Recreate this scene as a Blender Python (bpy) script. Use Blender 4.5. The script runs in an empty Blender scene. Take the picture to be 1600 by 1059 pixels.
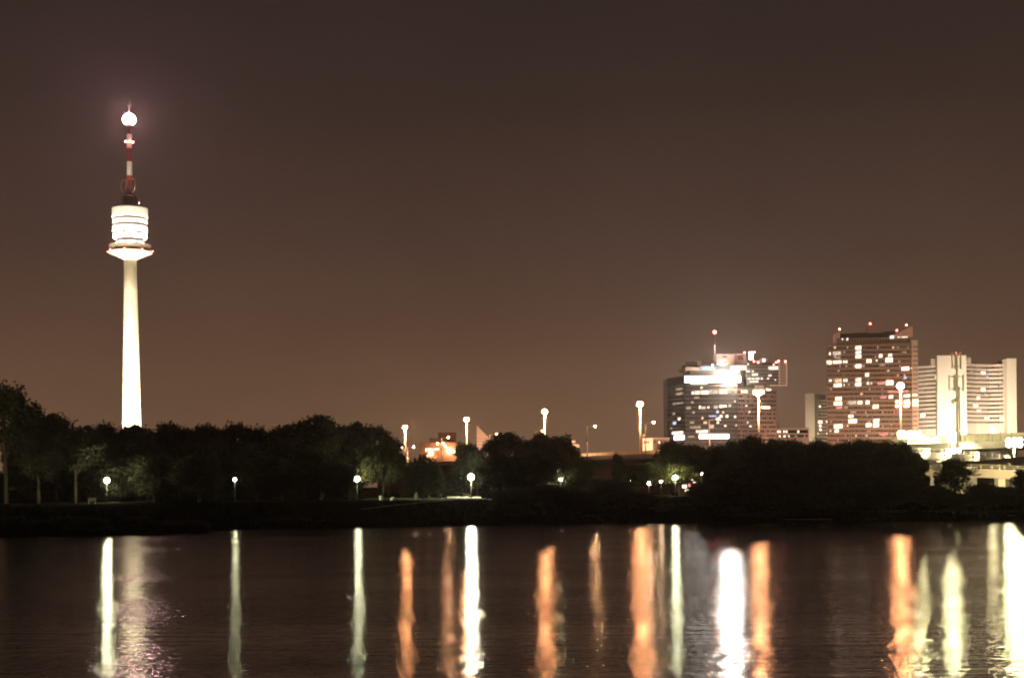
import bpy, math, random
import numpy as np
from mathutils import Vector, Matrix
R = math.radians
rng = random.Random(7)
SC = bpy.context.scene
COL = SC.collection

# ------------------------------------------------------------------ camera
F, HY, CZ, ROLL = 2400.0, 757.0, 6.0, -0.5        # focal (px of a 1600 px wide frame), horizon row, eye height, roll
cam = bpy.data.cameras.new("camera")
cam.sensor_width = 36.0
cam.lens = 36.0 * F / 1600.0
cam.shift_y = (HY - 529.5) / 1600.0
cam.clip_start, cam.clip_end = 0.5, 20000
camo = bpy.data.objects.new("camera", cam)
COL.objects.link(camo)
camo.location = (0, 0, CZ)
camo.rotation_euler = (R(90), R(-ROLL), 0)
SC.camera = camo

# ------------------------------------------------------------------ night sky: town glow strongest at the horizon
W = bpy.data.worlds.new("World"); SC.world = W; W.use_nodes = True
nt = W.node_tree; nt.nodes.clear()
tc = nt.nodes.new('ShaderNodeTexCoord'); sep = nt.nodes.new('ShaderNodeSeparateXYZ')
ramp = nt.nodes.new('ShaderNodeValToRGB'); bg = nt.nodes.new('ShaderNodeBackground'); ow = nt.nodes.new('ShaderNodeOutputWorld')
nt.links.new(tc.outputs['Generated'], sep.inputs[0]); nt.links.new(sep.outputs['Z'], ramp.inputs[0])
wn = nt.nodes.new('ShaderNodeTexNoise'); wn.inputs['Scale'].default_value = 5.0; wn.inputs['Detail'].default_value = 3
wm = nt.nodes.new('ShaderNodeMapping'); wm.inputs['Scale'].default_value = (1, 1, 2.2); nt.links.new(tc.outputs['Generated'], wm.inputs[0]); nt.links.new(wm.outputs[0], wn.inputs['Vector'])
wr = nt.nodes.new('ShaderNodeMapRange'); wr.inputs['From Min'].default_value = 0.3; wr.inputs['From Max'].default_value = 0.7; wr.inputs['To Min'].default_value = 0.92; wr.inputs['To Max'].default_value = 1.08
nt.links.new(wn.outputs['Fac'], wr.inputs[0]); nt.links.new(wr.outputs[0], bg.inputs[1])
nt.links.new(ramp.outputs[0], bg.inputs[0]); nt.links.new(bg.outputs[0], ow.inputs[0])
def lin(r, g, b):
    f = lambda c: (c/255/12.92) if c/255 <= 0.04045 else ((c/255+0.055)/1.055)**2.4
    return (f(r), f(g), f(b), 1)
cr = ramp.color_ramp
SKY = [(0.0, (126, 94, 70)), (0.05, (111, 83, 62)), (0.10, (92, 68, 54)), (0.16, (74, 55, 46)), (0.24, (57, 43, 37)), (0.33, (45, 35, 31)), (1.0, (38, 29, 26))]
while len(cr.elements) < len(SKY): cr.elements.new(0.5)
for e, (p, c) in zip(cr.elements, SKY): e.position = p; e.color = lin(*c)

# ------------------------------------------------------------------ exposure and sampling
SC.view_settings.view_transform = 'Standard'; SC.view_settings.look = 'None'
SC.view_settings.exposure = 0.0; SC.view_settings.gamma = 1.0
SC.view_settings.use_curve_mapping = False
SC.render.engine = 'CYCLES'
cy = SC.cycles
cy.use_denoising = True
try: cy.denoiser = 'OPENIMAGEDENOISE'
except Exception: pass
cy.use_light_tree = True
cy.max_bounces = 4; cy.diffuse_bounces = 2; cy.glossy_bounces = 3; cy.transmission_bounces = 3; cy.volume_bounces = 0
cy.transparent_max_bounces = 8
cy.sample_clamp_indirect = 6.0
cy.caustics_reflective = False; cy.caustics_refractive = False
cy.filter_width = 2.0

# ------------------------------------------------------------------ pixel <-> place
_c, _s = math.cos(R(ROLL)), math.sin(R(ROLL))
def ray(px, py):
    xc, yc = (px-800)/F, (HY-py)/F
    return _c*xc - _s*yc, _s*xc + _c*yc           # X and Z per metre of distance
def P(px, py, D):
    a, b = ray(px, py)
    return Vector((a*D, D, CZ + b*D))
def XY(px, D, py=720): p = P(px, py, D); return (p.x, p.y)
def ZP(px, py, D): return P(px, py, D).z

# ------------------------------------------------------------------ materials
MATS = {}
def mat(name, col, rough=0.8, metal=0.0, var=0.25, scale=0.6, bump=0.0, spec=0.3):
    if name in MATS: return MATS[name]
    m = bpy.data.materials.new(name); m.use_nodes = True
    n = m.node_tree.nodes; l = m.node_tree.links
    b = n['Principled BSDF']
    b.inputs['Roughness'].default_value = rough; b.inputs['Metallic'].default_value = metal
    b.inputs['Specular IOR Level'].default_value = spec
    t = n.new('ShaderNodeTexCoord'); no = n.new('ShaderNodeTexNoise'); no.inputs['Scale'].default_value = scale; no.inputs['Detail'].default_value = 6
    l.new(t.outputs['Object'], no.inputs['Vector'])
    mx = n.new('ShaderNodeMix'); mx.data_type = 'RGBA'
    mx.inputs[6].default_value = tuple(c*(1-var) for c in col)+(1,); mx.inputs[7].default_value = tuple(min(1, c*(1+var)) for c in col)+(1,)
    l.new(no.outputs['Fac'], mx.inputs[0]); l.new(mx.outputs[2], b.inputs['Base Color'])
    if bump:
        bp = n.new('ShaderNodeBump'); bp.inputs['Strength'].default_value = bump; bp.inputs['Distance'].default_value = 0.1
        l.new(no.outputs['Fac'], bp.inputs['Height']); l.new(bp.outputs[0], b.inputs['Normal'])
    MATS[name] = m; return m
def glow(name, col, strength, var=0.0, scale=1.5):
    if name in MATS: return MATS[name]
    m = bpy.data.materials.new(name); m.use_nodes = True
    n = m.node_tree.nodes; l = m.node_tree.links; n.clear()
    e = n.new('ShaderNodeEmission'); o = n.new('ShaderNodeOutputMaterial')
    e.inputs[0].default_value = (*col, 1); e.inputs[1].default_value = strength
    if var:                                        # curtains and furniture behind a lit pane
        t = n.new('ShaderNodeTexCoord'); no = n.new('ShaderNodeTexNoise'); no.inputs['Scale'].default_value = scale
        mr = n.new('ShaderNodeMapRange'); mr.inputs['From Min'].default_value = 0.3; mr.inputs['From Max'].default_value = 0.7
        mr.inputs['To Min'].default_value = strength*(1-var); mr.inputs['To Max'].default_value = strength*(1+var)
        l.new(t.outputs['Object'], no.inputs['Vector']); l.new(no.outputs['Fac'], mr.inputs[0]); l.new(mr.outputs[0], e.inputs[1])
    l.new(e.outputs[0], o.inputs[0])
    MATS[name] = m; return m

# ------------------------------------------------------------------ mesh builder
class MB:
    def __init__(s): s.v = []; s.f = []
    def add(s, vs, fs):
        o = len(s.v); s.v += [tuple(v) for v in vs]; s.f += [tuple(i+o for i in f) for f in fs]; return s
    def prism(s, poly, z0, z1):
        n = len(poly)
        z0 = z0 if isinstance(z0, (list, tuple)) else [z0]*n
        z1 = z1 if isinstance(z1, (list, tuple)) else [z1]*n
        vs = [(p[0], p[1], z) for p, z in zip(poly, z0)] + [(p[0], p[1], z) for p, z in zip(poly, z1)]
        fs = [(i, (i+1) % n, n+(i+1) % n, n+i) for i in range(n)] + [tuple(range(n-1, -1, -1)), tuple(range(n, 2*n))]
        return s.add(vs, fs)
    def box(s, x0, x1, y0, y1, z0, z1): return s.prism([(x0, y0), (x1, y0), (x1, y1), (x0, y1)], z0, z1)
    def cbox(s, c, sx, sy, sz): return s.box(c[0]-sx/2, c[0]+sx/2, c[1]-sy/2, c[1]+sy/2, c[2]-sz/2, c[2]+sz/2)
    def tube(s, p0, p1, r0, r1=None, n=8):
        r1 = r0 if r1 is None else r1
        p0, p1 = Vector(p0), Vector(p1); d = (p1-p0).normalized()
        a = d.orthogonal().normalized(); b = d.cross(a)
        vs = [];
        for p, r in ((p0, r0), (p1, r1)):
            for i in range(n):
                t = 2*math.pi*i/n; vs.append(p + a*math.cos(t)*r + b*math.sin(t)*r)
        fs = [(i, (i+1) % n, n+(i+1) % n, n+i) for i in range(n)] + [tuple(range(n-1, -1, -1)), tuple(range(n, 2*n))]
        return s.add(vs, fs)
    def path(s, pts, radii, n=6):
        for i in range(len(pts)-1): s.tube(pts[i], pts[i+1], radii[i], radii[i+1], n)
        return s
    def lathe(s, prof, n=24, c=(0, 0), cap=True):
        vs = []; fs = []
        for r, z in prof:
            for i in range(n):
                t = 2*math.pi*i/n; vs.append((c[0]+r*math.cos(t), c[1]+r*math.sin(t), z))
        m = len(prof)
        for k in range(m-1):
            for i in range(n):
                fs.append((k*n+i, k*n+(i+1) % n, (k+1)*n+(i+1) % n, (k+1)*n+i))
        if cap: fs += [tuple(range(n-1, -1, -1)), tuple(range((m-1)*n, m*n))]
        return s.add(vs, fs)
    def sphere(s, c, r, n=12, m=8, sz=1.0):
        prof = [(max(0.02*r, r*math.sin(math.pi*k/m)), c[2]-r*sz*math.cos(math.pi*k/m)) for k in range(m+1)]
        return s.lathe(prof, n, (c[0], c[1]))
    def ring(s, c, r, tr, axis_rot=0.0, n=20, m=5):          # upright hoop
        vs = []; fs = []
        ca, sa = math.cos(axis_rot), math.sin(axis_rot)
        for i in range(n):
            t = 2*math.pi*i/n
            for k in range(m):
                q = 2*math.pi*k/m
                rr = r+tr*math.cos(q); x = rr*math.cos(t); z = rr*math.sin(t); y = tr*math.sin(q)
                vs.append((c[0]+x*ca-y*sa, c[1]+x*sa+y*ca, c[2]+z))
        for i in range(n):
            for k in range(m):
                fs.append((i*m+k, ((i+1) % n)*m+k, ((i+1) % n)*m+(k+1) % m, i*m+(k+1) % m))
        return s.add(vs, fs)
    def turn(s, x, y, z):                                    # lay a lathe on its side, facing -Y
        s.v = [(x+v[0], y-v[2], z+v[1]) for v in s.v]; return s
    def mesh(s, name, m, smooth=False):
        me = bpy.data.meshes.new(name); me.from_pydata(s.v, [], s.f); me.update()
        if smooth: me.polygons.foreach_set('use_smooth', [True]*len(me.polygons))
        me.materials.append(m); return me

def tag(o, label=None, cat=None, group=None, kind=None):
    if label: o['label'] = label
    if cat: o['category'] = cat
    if group: o['group'] = group
    if kind: o['kind'] = kind
    return o
def thing(name, loc, label, cat, group=None, rz=0.0):
    o = bpy.data.objects.new(name, None); COL.objects.link(o); o.location = loc; o.rotation_euler = (0, 0, rz)
    o.empty_display_size = 1.0
    return tag(o, label, cat, group)
ROOTLOC = {}
def wloc(o):
    v = Vector(o.location)
    while o.parent: o = o.parent; v += Vector(o.location)
    return v
def put(mb, name, m, parent=None, smooth=False, kind=None, label=None):
    """mesh given in world coordinates -> object whose origin is its own centre, child of parent"""
    vs = np.array(mb.v); c = Vector(((vs.min(0)+vs.max(0))/2).tolist()) if parent else Vector((0, 0, 0))
    mb.v = [(v[0]-c.x, v[1]-c.y, v[2]-c.z) for v in mb.v]
    o = bpy.data.objects.new(name, mb.mesh(name, m, smooth)); COL.objects.link(o)
    if parent: o.parent = parent; o.location = c - wloc(parent)
    if kind: o['kind'] = kind
    if label: o['label'] = label
    return o
def spawn(proto, name, loc, label, cat, group=None, rz=0.0, scale=(1, 1, 1), mats=None):
    """proto: list of (part name, mesh, parent index or None) in local coordinates"""
    root = thing(name, loc, label, cat, group, rz); root.scale = scale
    made = []
    for pn, me, pi in proto:
        o = bpy.data.objects.new(pn, me); COL.objects.link(o); o.parent = root if pi is None else made[pi]
        if mats and pn in mats:
            o.material_slots[0].link = 'OBJECT'; o.material_slots[0].material = mats[pn]
        made.append(o)
    return root
def spot(parent, loc, target, energy, col, size=R(40), blend=0.6, radius=0.4, name='lamp'):
    l = bpy.data.lights.new(name, 'SPOT'); l.energy = energy; l.color = col; l.spot_size = size; l.spot_blend = blend; l.shadow_soft_size = radius
    o = bpy.data.objects.new(name, l); COL.objects.link(o); o.parent = parent
    o.location = Vector(loc) - wloc(parent)
    o.rotation_euler = (Vector(target)-Vector(loc)).to_track_quat('-Z', 'Y').to_euler()
    return o

class Wall:
    """a vertical wall plane from A to B (plan points); rectangles given where they are seen on it"""
    def __init__(s, A, B):
        s.A = Vector(A); s.B = Vector(B); s.d = (s.B-s.A).normalized(); s.n = Vector((s.d.y, -s.d.x))
        if s.n.y > 0 and abs(s.n.y) > 1e-6 and s.n.dot(-(s.A+s.B)/2) < 0: s.n = -s.n
    def hit(s, px, py):
        a, b = ray(px, py)
        # point t*(a,1) on line A + u d
        det = a*(-s.d.y) - (-s.d.x)*1.0
        t = (s.A.x*(-s.d.y) - (-s.d.x)*s.A.y)/det
        u = (Vector((a*t, t))-s.A).dot(s.d)
        return u, CZ+b*t
    def slab(s, mb, u0, u1, z0, z1, out, inn=0.15):
        p = []
        for u, k in ((u0, out), (u1, out), (u1, -inn), (u0, -inn)):
            q = s.A + s.d*u + s.n*k; p.append((q.x, q.y))
        return mb.prism(p, z0, z1)
    def rect(s, mb, x0, y0, x1, y1, out, inn=0.15):
        xm, ym = (x0+x1)/2, (y0+y1)/2
        u0 = s.hit(x0, ym)[0]; u1 = s.hit(x1, ym)[0]; z1 = s.hit(xm, y0)[1]; z0 = s.hit(xm, y1)[1]
        return s.slab(mb, min(u0, u1), max(u0, u1), z0, z1, out, inn)

# ------------------------------------------------------------------ ground, bank and water
SHX = [-900, -80, -60, -45, -40, -22, -6, 19, 48, 82, 120, 900]
SHY = [176, 194, 192, 192, 218, 219, 229, 232, 231, 229, 240, 250]
def shore(x): return float(np.interp(x, SHX, SHY)) + 1.2*math.sin(x*0.21) + 0.7*math.sin(x*0.53+1)
def ground_z(x, y):
    d = y - shore(x)
    if d < 0: return max(-1.6, 0.12*d)
    if d < 6: z = 0.09*d
    elif d < 75: t = (d-6)/69; z = 0.54 + 2.66*(t*t*(3-2*t))
    else: z = 3.2
    return z + 0.10*math.sin(x*0.17+y*0.11)*min(1, d/10)
def ground_hit(px, py):
    a, b = ray(px, py); D = 150.0
    while D < 900:
        if CZ+b*D < ground_z(a*D, D): return Vector((a*D, D, ground_z(a*D, D)))
        D += 0.5
    return P(px, py, 330)
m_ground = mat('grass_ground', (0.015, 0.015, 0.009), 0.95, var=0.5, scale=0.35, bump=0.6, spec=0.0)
xs = [-2500, -1500, -900, -600, -400]+list(np.arange(-300, 301, 5.0))+[400, 600, 900, 1500, 2500]
ds = [-12, -6, -3, -1.5, 0, 1, 2, 3.5, 5, 6.5, 8, 10, 13, 16, 20, 25, 30, 36, 42, 48, 55, 62, 70, 78, 90, 105, 125, 150, 200, 300, 500, 800, 1500, 3200]
mb = MB()
for d in ds:
    for x in xs:
        y = shore(x)+d; mb.v.append((x, y, ground_z(x, y)))
nx = len(xs)
mb.f = [(j*nx+i, j*nx+i+1, (j+1)*nx+i+1, (j+1)*nx+i) for j in range(len(ds)-1) for i in range(nx-1)]
tag(put(mb, 'ground', m_ground, smooth=True), kind='structure')

m_water = bpy.data.materials.new('river_water'); m_water.use_nodes = True
n = m_water.node_tree.nodes; l = m_water.node_tree.links; b = n['Principled BSDF']
b.inputs['Base Color'].default_value = (0.012, 0.010, 0.008, 1); b.inputs['IOR'].default_value = 1.33
b.inputs['Roughness'].default_value = 0.105
t = n.new('ShaderNodeTexCoord')
def wnoise(sx, sy, sc, det):
    mp = n.new('ShaderNodeMapping'); mp.inputs['Scale'].default_value = (sx, sy, 1)
    no = n.new('ShaderNodeTexNoise'); no.inputs['Scale'].default_value = sc; no.inputs['Detail'].default_value = det
    l.new(t.outputs['Object'], mp.inputs[0]); l.new(mp.outputs[0], no.inputs['Vector']); return no
n1 = wnoise(0.14, 1.0, 1.1, 2); n2 = wnoise(0.6, 1.0, 3.6, 2); n3 = wnoise(0.25, 1.0, 0.09, 2)
b1 = n.new('ShaderNodeBump'); b1.inputs['Strength'].default_value = 1.0; b1.inputs['Distance'].default_value = 0.045
b2 = n.new('ShaderNodeBump'); b2.inputs['Strength'].default_value = 1.0; b2.inputs['Distance'].default_value = 0.040
mr = n.new('ShaderNodeMapRange'); mr.inputs['From Min'].default_value = 0.38; mr.inputs['From Max'].default_value = 0.60; mr.inputs['To Min'].default_value = 0.45; mr.inputs['To Max'].default_value = 1.0
l.new(n3.outputs['Fac'], mr.inputs[0]); l.new(mr.outputs[0], b2.inputs['Strength'])
l.new(n1.outputs['Fac'], b1.inputs['Height']); l.new(n2.outputs['Fac'], b2.inputs['Height'])
l.new(b1.outputs[0], b2.inputs['Normal']); l.new(b2.outputs[0], b.inputs['Normal'])
mb = MB(); mb.v = [(-2400, -80, 0), (2400, -80, 0), (2400, 262, 0), (-2400, 262, 0)]; mb.f = [(0, 1, 2, 3)]
tag(put(mb, 'water', m_water), kind='structure')

# paths: thin gravel sheets laid on the bank
m_path = mat('pale_gravel', (0.22, 0.20, 0.165), 0.9, var=0.25, scale=3, bump=0.4, spec=0.0)
def strip(name, pts, w):
    mb = MB(); q = []
    for (a, b2_) in zip(pts[:-1], pts[1:]):
        for k in range(12): q.append(a.lerp(b2_, k/12))
    q.append(pts[-1])
    for i, p in enumerate(q):
        d = (q[min(i+1, len(q)-1)]-q[max(i-1, 0)]); nrm = Vector((-d.y, d.x, 0)).normalized()
        for k in (-1, 0, 1):
            x, y = p.x+nrm.x*w/2*k, p.y+nrm.y*w/2*k
            mb.v.append((x, y, ground_z(x, y)+0.05))
    mb.f = [(3*i+k, 3*i+k+1, 3*i+k+4, 3*i+k+3) for i in range(len(q)-1) for k in (0, 1)]
    return tag(put(mb, name, m_path), kind='structure')
def sheet(name, x0, x1, y0, y1, m, dz, st=2.5):
    mb = MB(); X = np.arange(x0, x1+0.1, st); Y = np.arange(y0, y1+0.1, st)
    for y in Y:
        for x in X: mb.v.append((x+0.8*math.sin(y*0.7), y+0.8*math.sin(x*0.5), ground_z(x+0.8*math.sin(y*0.7), y+0.8*math.sin(x*0.5))+dz))
    k_ = len(X); mb.f = [(j*k_+i, j*k_+i+1, (j+1)*k_+i+1, (j+1)*k_+i) for j in range(len(Y)-1) for i in range(k_-1)]
    return tag(put(mb, name, m, smooth=True), kind='structure')
sheet('lawn', -32, 0, 297, 345, mat('lawn_lamplit', (0.12, 0.13, 0.05), 0.95, var=0.35, scale=0.8, bump=0.6), 0.03)  # paler sheet: part of the lamps' pool of light is in its colour
def G(px, D): x = XY(px, D)[0]; return Vector((x, D, ground_z(x, D)))
strip('path', [G(-60, 286), G(60, 288), G(160, 292), G(330, 300), G(560, 305), G(740, 326), G(900, 330), G(1100, 330)], 1.8)
strip('path', [ground_hit(566, 796), ground_hit(640, 787), ground_hit(700, 781.5), G(748, 322)], 1.7)

# ------------------------------------------------------------------ the television tower
WARM = (1.0, 0.86, 0.60)
TD = 1008.0
def tz(py): return ZP(204, py, TD)
TX, TY = XY(206, TD, 680)
tower = thing('television_tower', (TX, TY, 3.2), 'tall floodlit concrete television tower with bright white pod and red and white mast', 'tower')
m_conc = mat('tower_concrete', (0.60, 0.56, 0.47), 0.85, var=0.10, scale=0.15)
m_white = mat('tower_white', (0.78, 0.74, 0.68), 0.6, var=0.06, scale=0.3)
m_red = mat('mast_red', (0.26, 0.045, 0.03), 0.5, var=0.15)
m_steel = mat('galvanised_steel', (0.46, 0.43, 0.40), 0.55, 0.1, var=0.2)
m_dark = mat('dark_metal', (0.06, 0.05, 0.045), 0.5, 0.4)
s_ = TD/F                                          # metres for one photo pixel at the tower
c = (TX, TY)
mb = MB(); mb.lathe([(6.6, 3.0), (6.2, 20), (5.7, 60), (5.0, 100), (4.3, 135), (4.05, tz(404))], 40, c); put(mb, 'shaft', m_conc, tower, True)
mb = MB(); mb.lathe([(4.0, tz(407)), (5.0, tz(405)), (14.3, tz(395.5)), (14.5, tz(393)), (13.9, tz(392.6))], 40, c); put(mb, 'flared_collar', m_white, tower, True)
mb = MB(); mb.lathe([(13.4, tz(392.5)), (13.4, tz(385)), (13.0, tz(385)), (13.0, tz(391.5))], 40, c, cap=False); par = put(mb, 'terrace_parapet', m_conc, tower)
mb = MB(); mb.lathe([(13.55, tz(385)), (13.55, tz(383.4)), (12.8, tz(383.4)), (12.8, tz(385))], 40, c, cap=False); put(mb, 'handrail', m_white, par)
mb = MB(); mb.lathe([(0.2, tz(392.4)), (13.3, tz(392.4)), (13.3, tz(391.6)), (0.2, tz(391.6))], 40, c); put(mb, 'terrace_floor', m_conc, tower)
mb = MB(); mb.lathe([(9.0, tz(391.5)), (9.0, tz(378.2)), (8.6, tz(378))], 40, c); put(mb, 'lower_storey', m_white, tower, True)
m_pane = glow('pod_glass', (1.0, 0.66, 0.50), 0.40, 0.5, 0.4)
# pod: wall rings alternating with glazed rings of single panes
def ring_wall(r, y0, y1, name='pod_wall'):
    mb = MB(); mb.lathe([(r-0.5, tz(y0)), (r, tz(y0)-0.25), (r, tz(y1)+0.25), (r-0.5, tz(y1))], 40, c); return put(mb, name, m_white, tower, False)
def ring_panes(r, y0, y1, n_, m_):
    mb = MB(); mb.lathe([(r-0.7, tz(y0)), (r-0.7, tz(y1))], 40, c); put(mb, 'glazing_core', m_dark, tower)
    for k in range(n_):
        a0, a1 = 2*math.pi*(k+0.07)/n_, 2*math.pi*(k+0.93)/n_
        pl = [(c[0]+rr*math.cos(a), c[1]+rr*math.sin(a)) for rr, a in ((r-0.25, a0), (r-0.25, a1), (r-0.45, a1), (r-0.45, a0))]
        put(MB().prism(pl, tz(y1)+0.05, tz(y0)-0.05), 'pane', m_, tower)
ring_panes(9.3, 373, 378, 28, m_pane)
ring_wall(10.8, 366.5, 373)
ring_panes(10.6, 363, 366.5, 32, m_pane)
ring_wall(11.2, 354.5, 363)
ring_panes(10.9, 350, 354.5, 32, m_pane)
ring_wall(11.2, 344, 350)
ring_panes(10.8, 340.3, 344, 32, m_pane)
ring_wall(11.5, 326, 340.3)
mb = MB(); mb.lathe([(11.4, tz(326)), (11.5, tz(325)), (3.0, tz(323.5))], 40, c); put(mb, 'pod_roof', m_dark, tower)
mb = MB(); mb.lathe([(4.3, tz(324)), (4.3, tz(308)), (3.6, tz(306))], 20, c); drum = put(mb, 'mast_base', mat('mast_base_grey', (0.30, 0.27, 0.20), 0.7), tower)
for k in range(8):
    a = k*math.pi/4; q = (TX+4.5*math.cos(a), TY+4.5*math.sin(a)); put(MB().tube((*q, tz(323)), (*q, tz(309)), 0.25), 'rib', m_steel, drum)
for k in range(6):                                 # whip antennas on the pod roof
    a = k*math.pi/3+0.4; q = (TX+9.2*math.cos(a), TY+9.2*math.sin(a))
    put(MB().tube((*q, tz(325)), (*q, tz(325)+3.2), 0.16), 'whip_antenna', m_steel, tower)
for k, yy, rot in ((-1, 293, 1.05), (1, 291, -0.95)):
    cc = (TX+k*2.2, TY-2.0, tz(yy)); rg = put(MB().ring(cc, 4.5, 0.24, rot), 'ring_antenna', mat('ring_paint', (0.30, 0.26, 0.22) if k > 0 else (0.10, 0.06, 0.05), 0.6) if k > 0 else mat('ring_dark', (0.12, 0.08, 0.065), 0.6), tower, True)
    put(MB().tube((TX, TY, tz(yy)), cc, 0.18), 'bracket', m_steel, rg)
mb = MB()
for k in range(4):
    sx, sy = ((-1, -1), (1, -1), (1, 1), (-1, 1))[k]
    mb.tube((TX+2.6*sx, TY+2.6*sy, tz(307)), (TX+1.3*sx, TY+1.3*sy, tz(280)), 0.35)
for q in range(6):
    z = tz(304-q*4.2); w = 2.5-q*0.22; mb.cbox((TX, TY, z), 2*w, 2*w, 0.35)
put(mb, 'lattice_section', mat('lattice_rust', (0.22, 0.07, 0.05), 0.6), tower)
for y0, y1, r, mm, nm in ((282, 275, 1.9, m_red, 'red_mast_section'), (275, 253, 1.75, m_white, 'white_mast_section'), (253, 232, 1.7, m_red, 'red_mast_section'),
                          (232, 210, 1.65, m_white, 'white_mast_section'), (210, 198, 1.5, m_red, 'red_mast_section'), (198, 175, 0.7, m_steel, 'grey_mast_section')):
    put(MB().lathe([(r, tz(y0)), (r, tz(y1)-0.02)], 16, c), nm, mm, tower)
put(MB().lathe([(0.55, tz(175)), (0.5, tz(166)), (1.0, tz(166)), (1.0, tz(157)), (0.4, tz(156.5)), (0.3, tz(151.5))], 10, c), 'mast_tip', mat('mast_tip_grey', (0.05, 0.045, 0.04), 0.7), tower)
PINK = (1.0, 0.52, 0.56)
m_beacon = glow('white_beacon', PINK, 340)
bc = put(MB().lathe([(1.8, tz(195)), (3.1, tz(193)), (3.9, tz(190.2)), (4.1, tz(187)), (3.8, tz(184)), (2.9, tz(181.4)), (1.5, tz(179))], 20, c), 'beacon_lantern', m_beacon, tower, True)
put(MB().lathe([(3.0, tz(196.4)), (3.0, tz(195.6)), (1.4, tz(195.6))], 20, c), 'beacon_gallery', m_steel, tower)
m_redl = glow('red_obstruction_light', (1.0, 0.16, 0.12), 90)
m_redd = glow('dim_red_light', (1.0, 0.13, 0.10), 40)
for k in range(4):
    a = k*math.pi/2+0.5; q = (TX+2.4*math.cos(a), TY+2.4*math.sin(a), tz(222)); put(MB().sphere(q, 0.5, 8, 6), 'obstruction_light', m_redl, tower)
for k in range(8):
    a = k*math.pi/4+0.39*0; q = (TX+14.8*math.cos(a), TY+14.8*math.sin(a), tz(393)); put(MB().sphere(q, 0.3, 8, 6), 'obstruction_light', m_redd, tower)
for k in range(3):
    a = -math.pi/2+(k-1)*0.9; q = Vector((TX+9.6*math.cos(a), TY+9.6*math.sin(a), tz(324)+0.5))
    fx = put(MB().cbox(q, 0.5, 0.5, 0.5), 'mast_floodlight', m_dark, tower)
    spot(fx, q+Vector((0, 0, 0.4)), (TX, TY, tz(250)), 14000, (1.0, 0.85, 0.7), R(50), 0.8)
# floodlights: on the terrace for the pod, round the foot for the shaft
for k in range(16):
    a = 2*math.pi*k/16+0.3; rq = 14.4 if k % 2 else 12.3; q = Vector((TX+rq*math.cos(a), TY+rq*math.sin(a), tz(383.2 if k % 2 else 386)))
    fx = put(MB().cbox(q, 0.5, 0.5, 0.5), 'pod_floodlight', m_dark, tower)
    spot(fx, q+Vector((0, 0, 0.4)), (TX+10.5*math.cos(a), TY+10.5*math.sin(a), tz(345 if k % 2 else 375)), 110000 if k % 2 else 26000, (1.0, 0.9, 0.74), R(120), 0.7)
for k in range(6):
    a = -math.pi/2 + (k-2.5)*0.62
    q = Vector((TX+46*math.cos(a), TY+46*math.sin(a), 3.2))
    fl = thing('floodlight', q, 'ground floodlight aimed up the concrete television tower', 'floodlight', 'floodlights round the foot of the television tower')
    put(MB().box(q.x-0.5, q.x+0.5, q.y-0.4, q.y+0.4, 3.2, 3.9).tube((q.x, q.y, 3.9), (q.x, q.y, 4.3), 0.2), 'housing', m_dark, fl)
    spot(fl, q+Vector((0, 0, 1.5)), (TX, TY, 30+20*(k % 3)), 1500000, WARM, R(56), 0.8)

for k in range(4):
    a = -math.pi/2 + (k-1.5)*0.5
    q = Vector((TX+125*math.cos(a), TY+125*math.sin(a), 3.2))
    fl = thing('floodlight', q, 'long range floodlight set well out from the television tower foot', 'floodlight', 'outer floodlights of the television tower')
    put(MB().box(q.x-0.5, q.x+0.5, q.y-0.4, q.y+0.4, 3.2, 3.9).tube((q.x, q.y, 3.9), (q.x, q.y, 4.3), 0.2), 'housing', m_dark, fl)
    spot(fl, q+Vector((0, 0, 1.5)), (TX, TY, 112), 1350000, (1.0, 0.82, 0.55), R(46), 0.7)

# ------------------------------------------------------------------ lamp prototypes
SOD = (1.0, 0.39, 0.155)
m_sod = glow('sodium_lens', SOD, 480)
m_sod2 = glow('sodium_small_lens', (1.0, 0.48, 0.23), 1500)
m_pole = mat('lamp_pole', (0.60, 0.56, 0.50), 0.6, 0.0, var=0.10)
m_globe = glow('park_globe', (1.0, 0.98, 0.58), 300)
m_gdim = glow('park_globe_dim', (1.0, 0.98, 0.56), 90)
m_gbri = glow('park_globe_bright', (1.0, 1.0, 0.70), 620)
m_gmid = glow('park_globe_mid', (1.0, 1.0, 0.60), 260)
m_gwhite = glow('park_globe_white', (1.0, 0.95, 0.76), 300)
m_gwarm = glow('park_globe_warm', (1.0, 0.72, 0.42), 120)
def mast_proto(h):
    pole = MB().lathe([(0.40, 0), (0.36, h*0.3), (0.20, h-1.5)], 10).mesh('pole', m_pole, True)
    base = MB().lathe([(0.6, 0), (0.6, 0.25), (0.4, 0.3), (0.4, 1.2)], 10).mesh('base', m_pole)
    head = MB().lathe([(0.62, h+0.30), (0.55, h+0.46), (0.1, h+0.58)], 14).mesh('lamp_head', m_steel, True)
    lens = MB().sphere((0, 0, h-0.45), 0.98, 18, 12, 0.85).mesh('lens', m_sod, True)
    return [('pole', pole, None), ('base', base, None), ('lamp_head', head, None), ('lens', lens, 2)]
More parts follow.
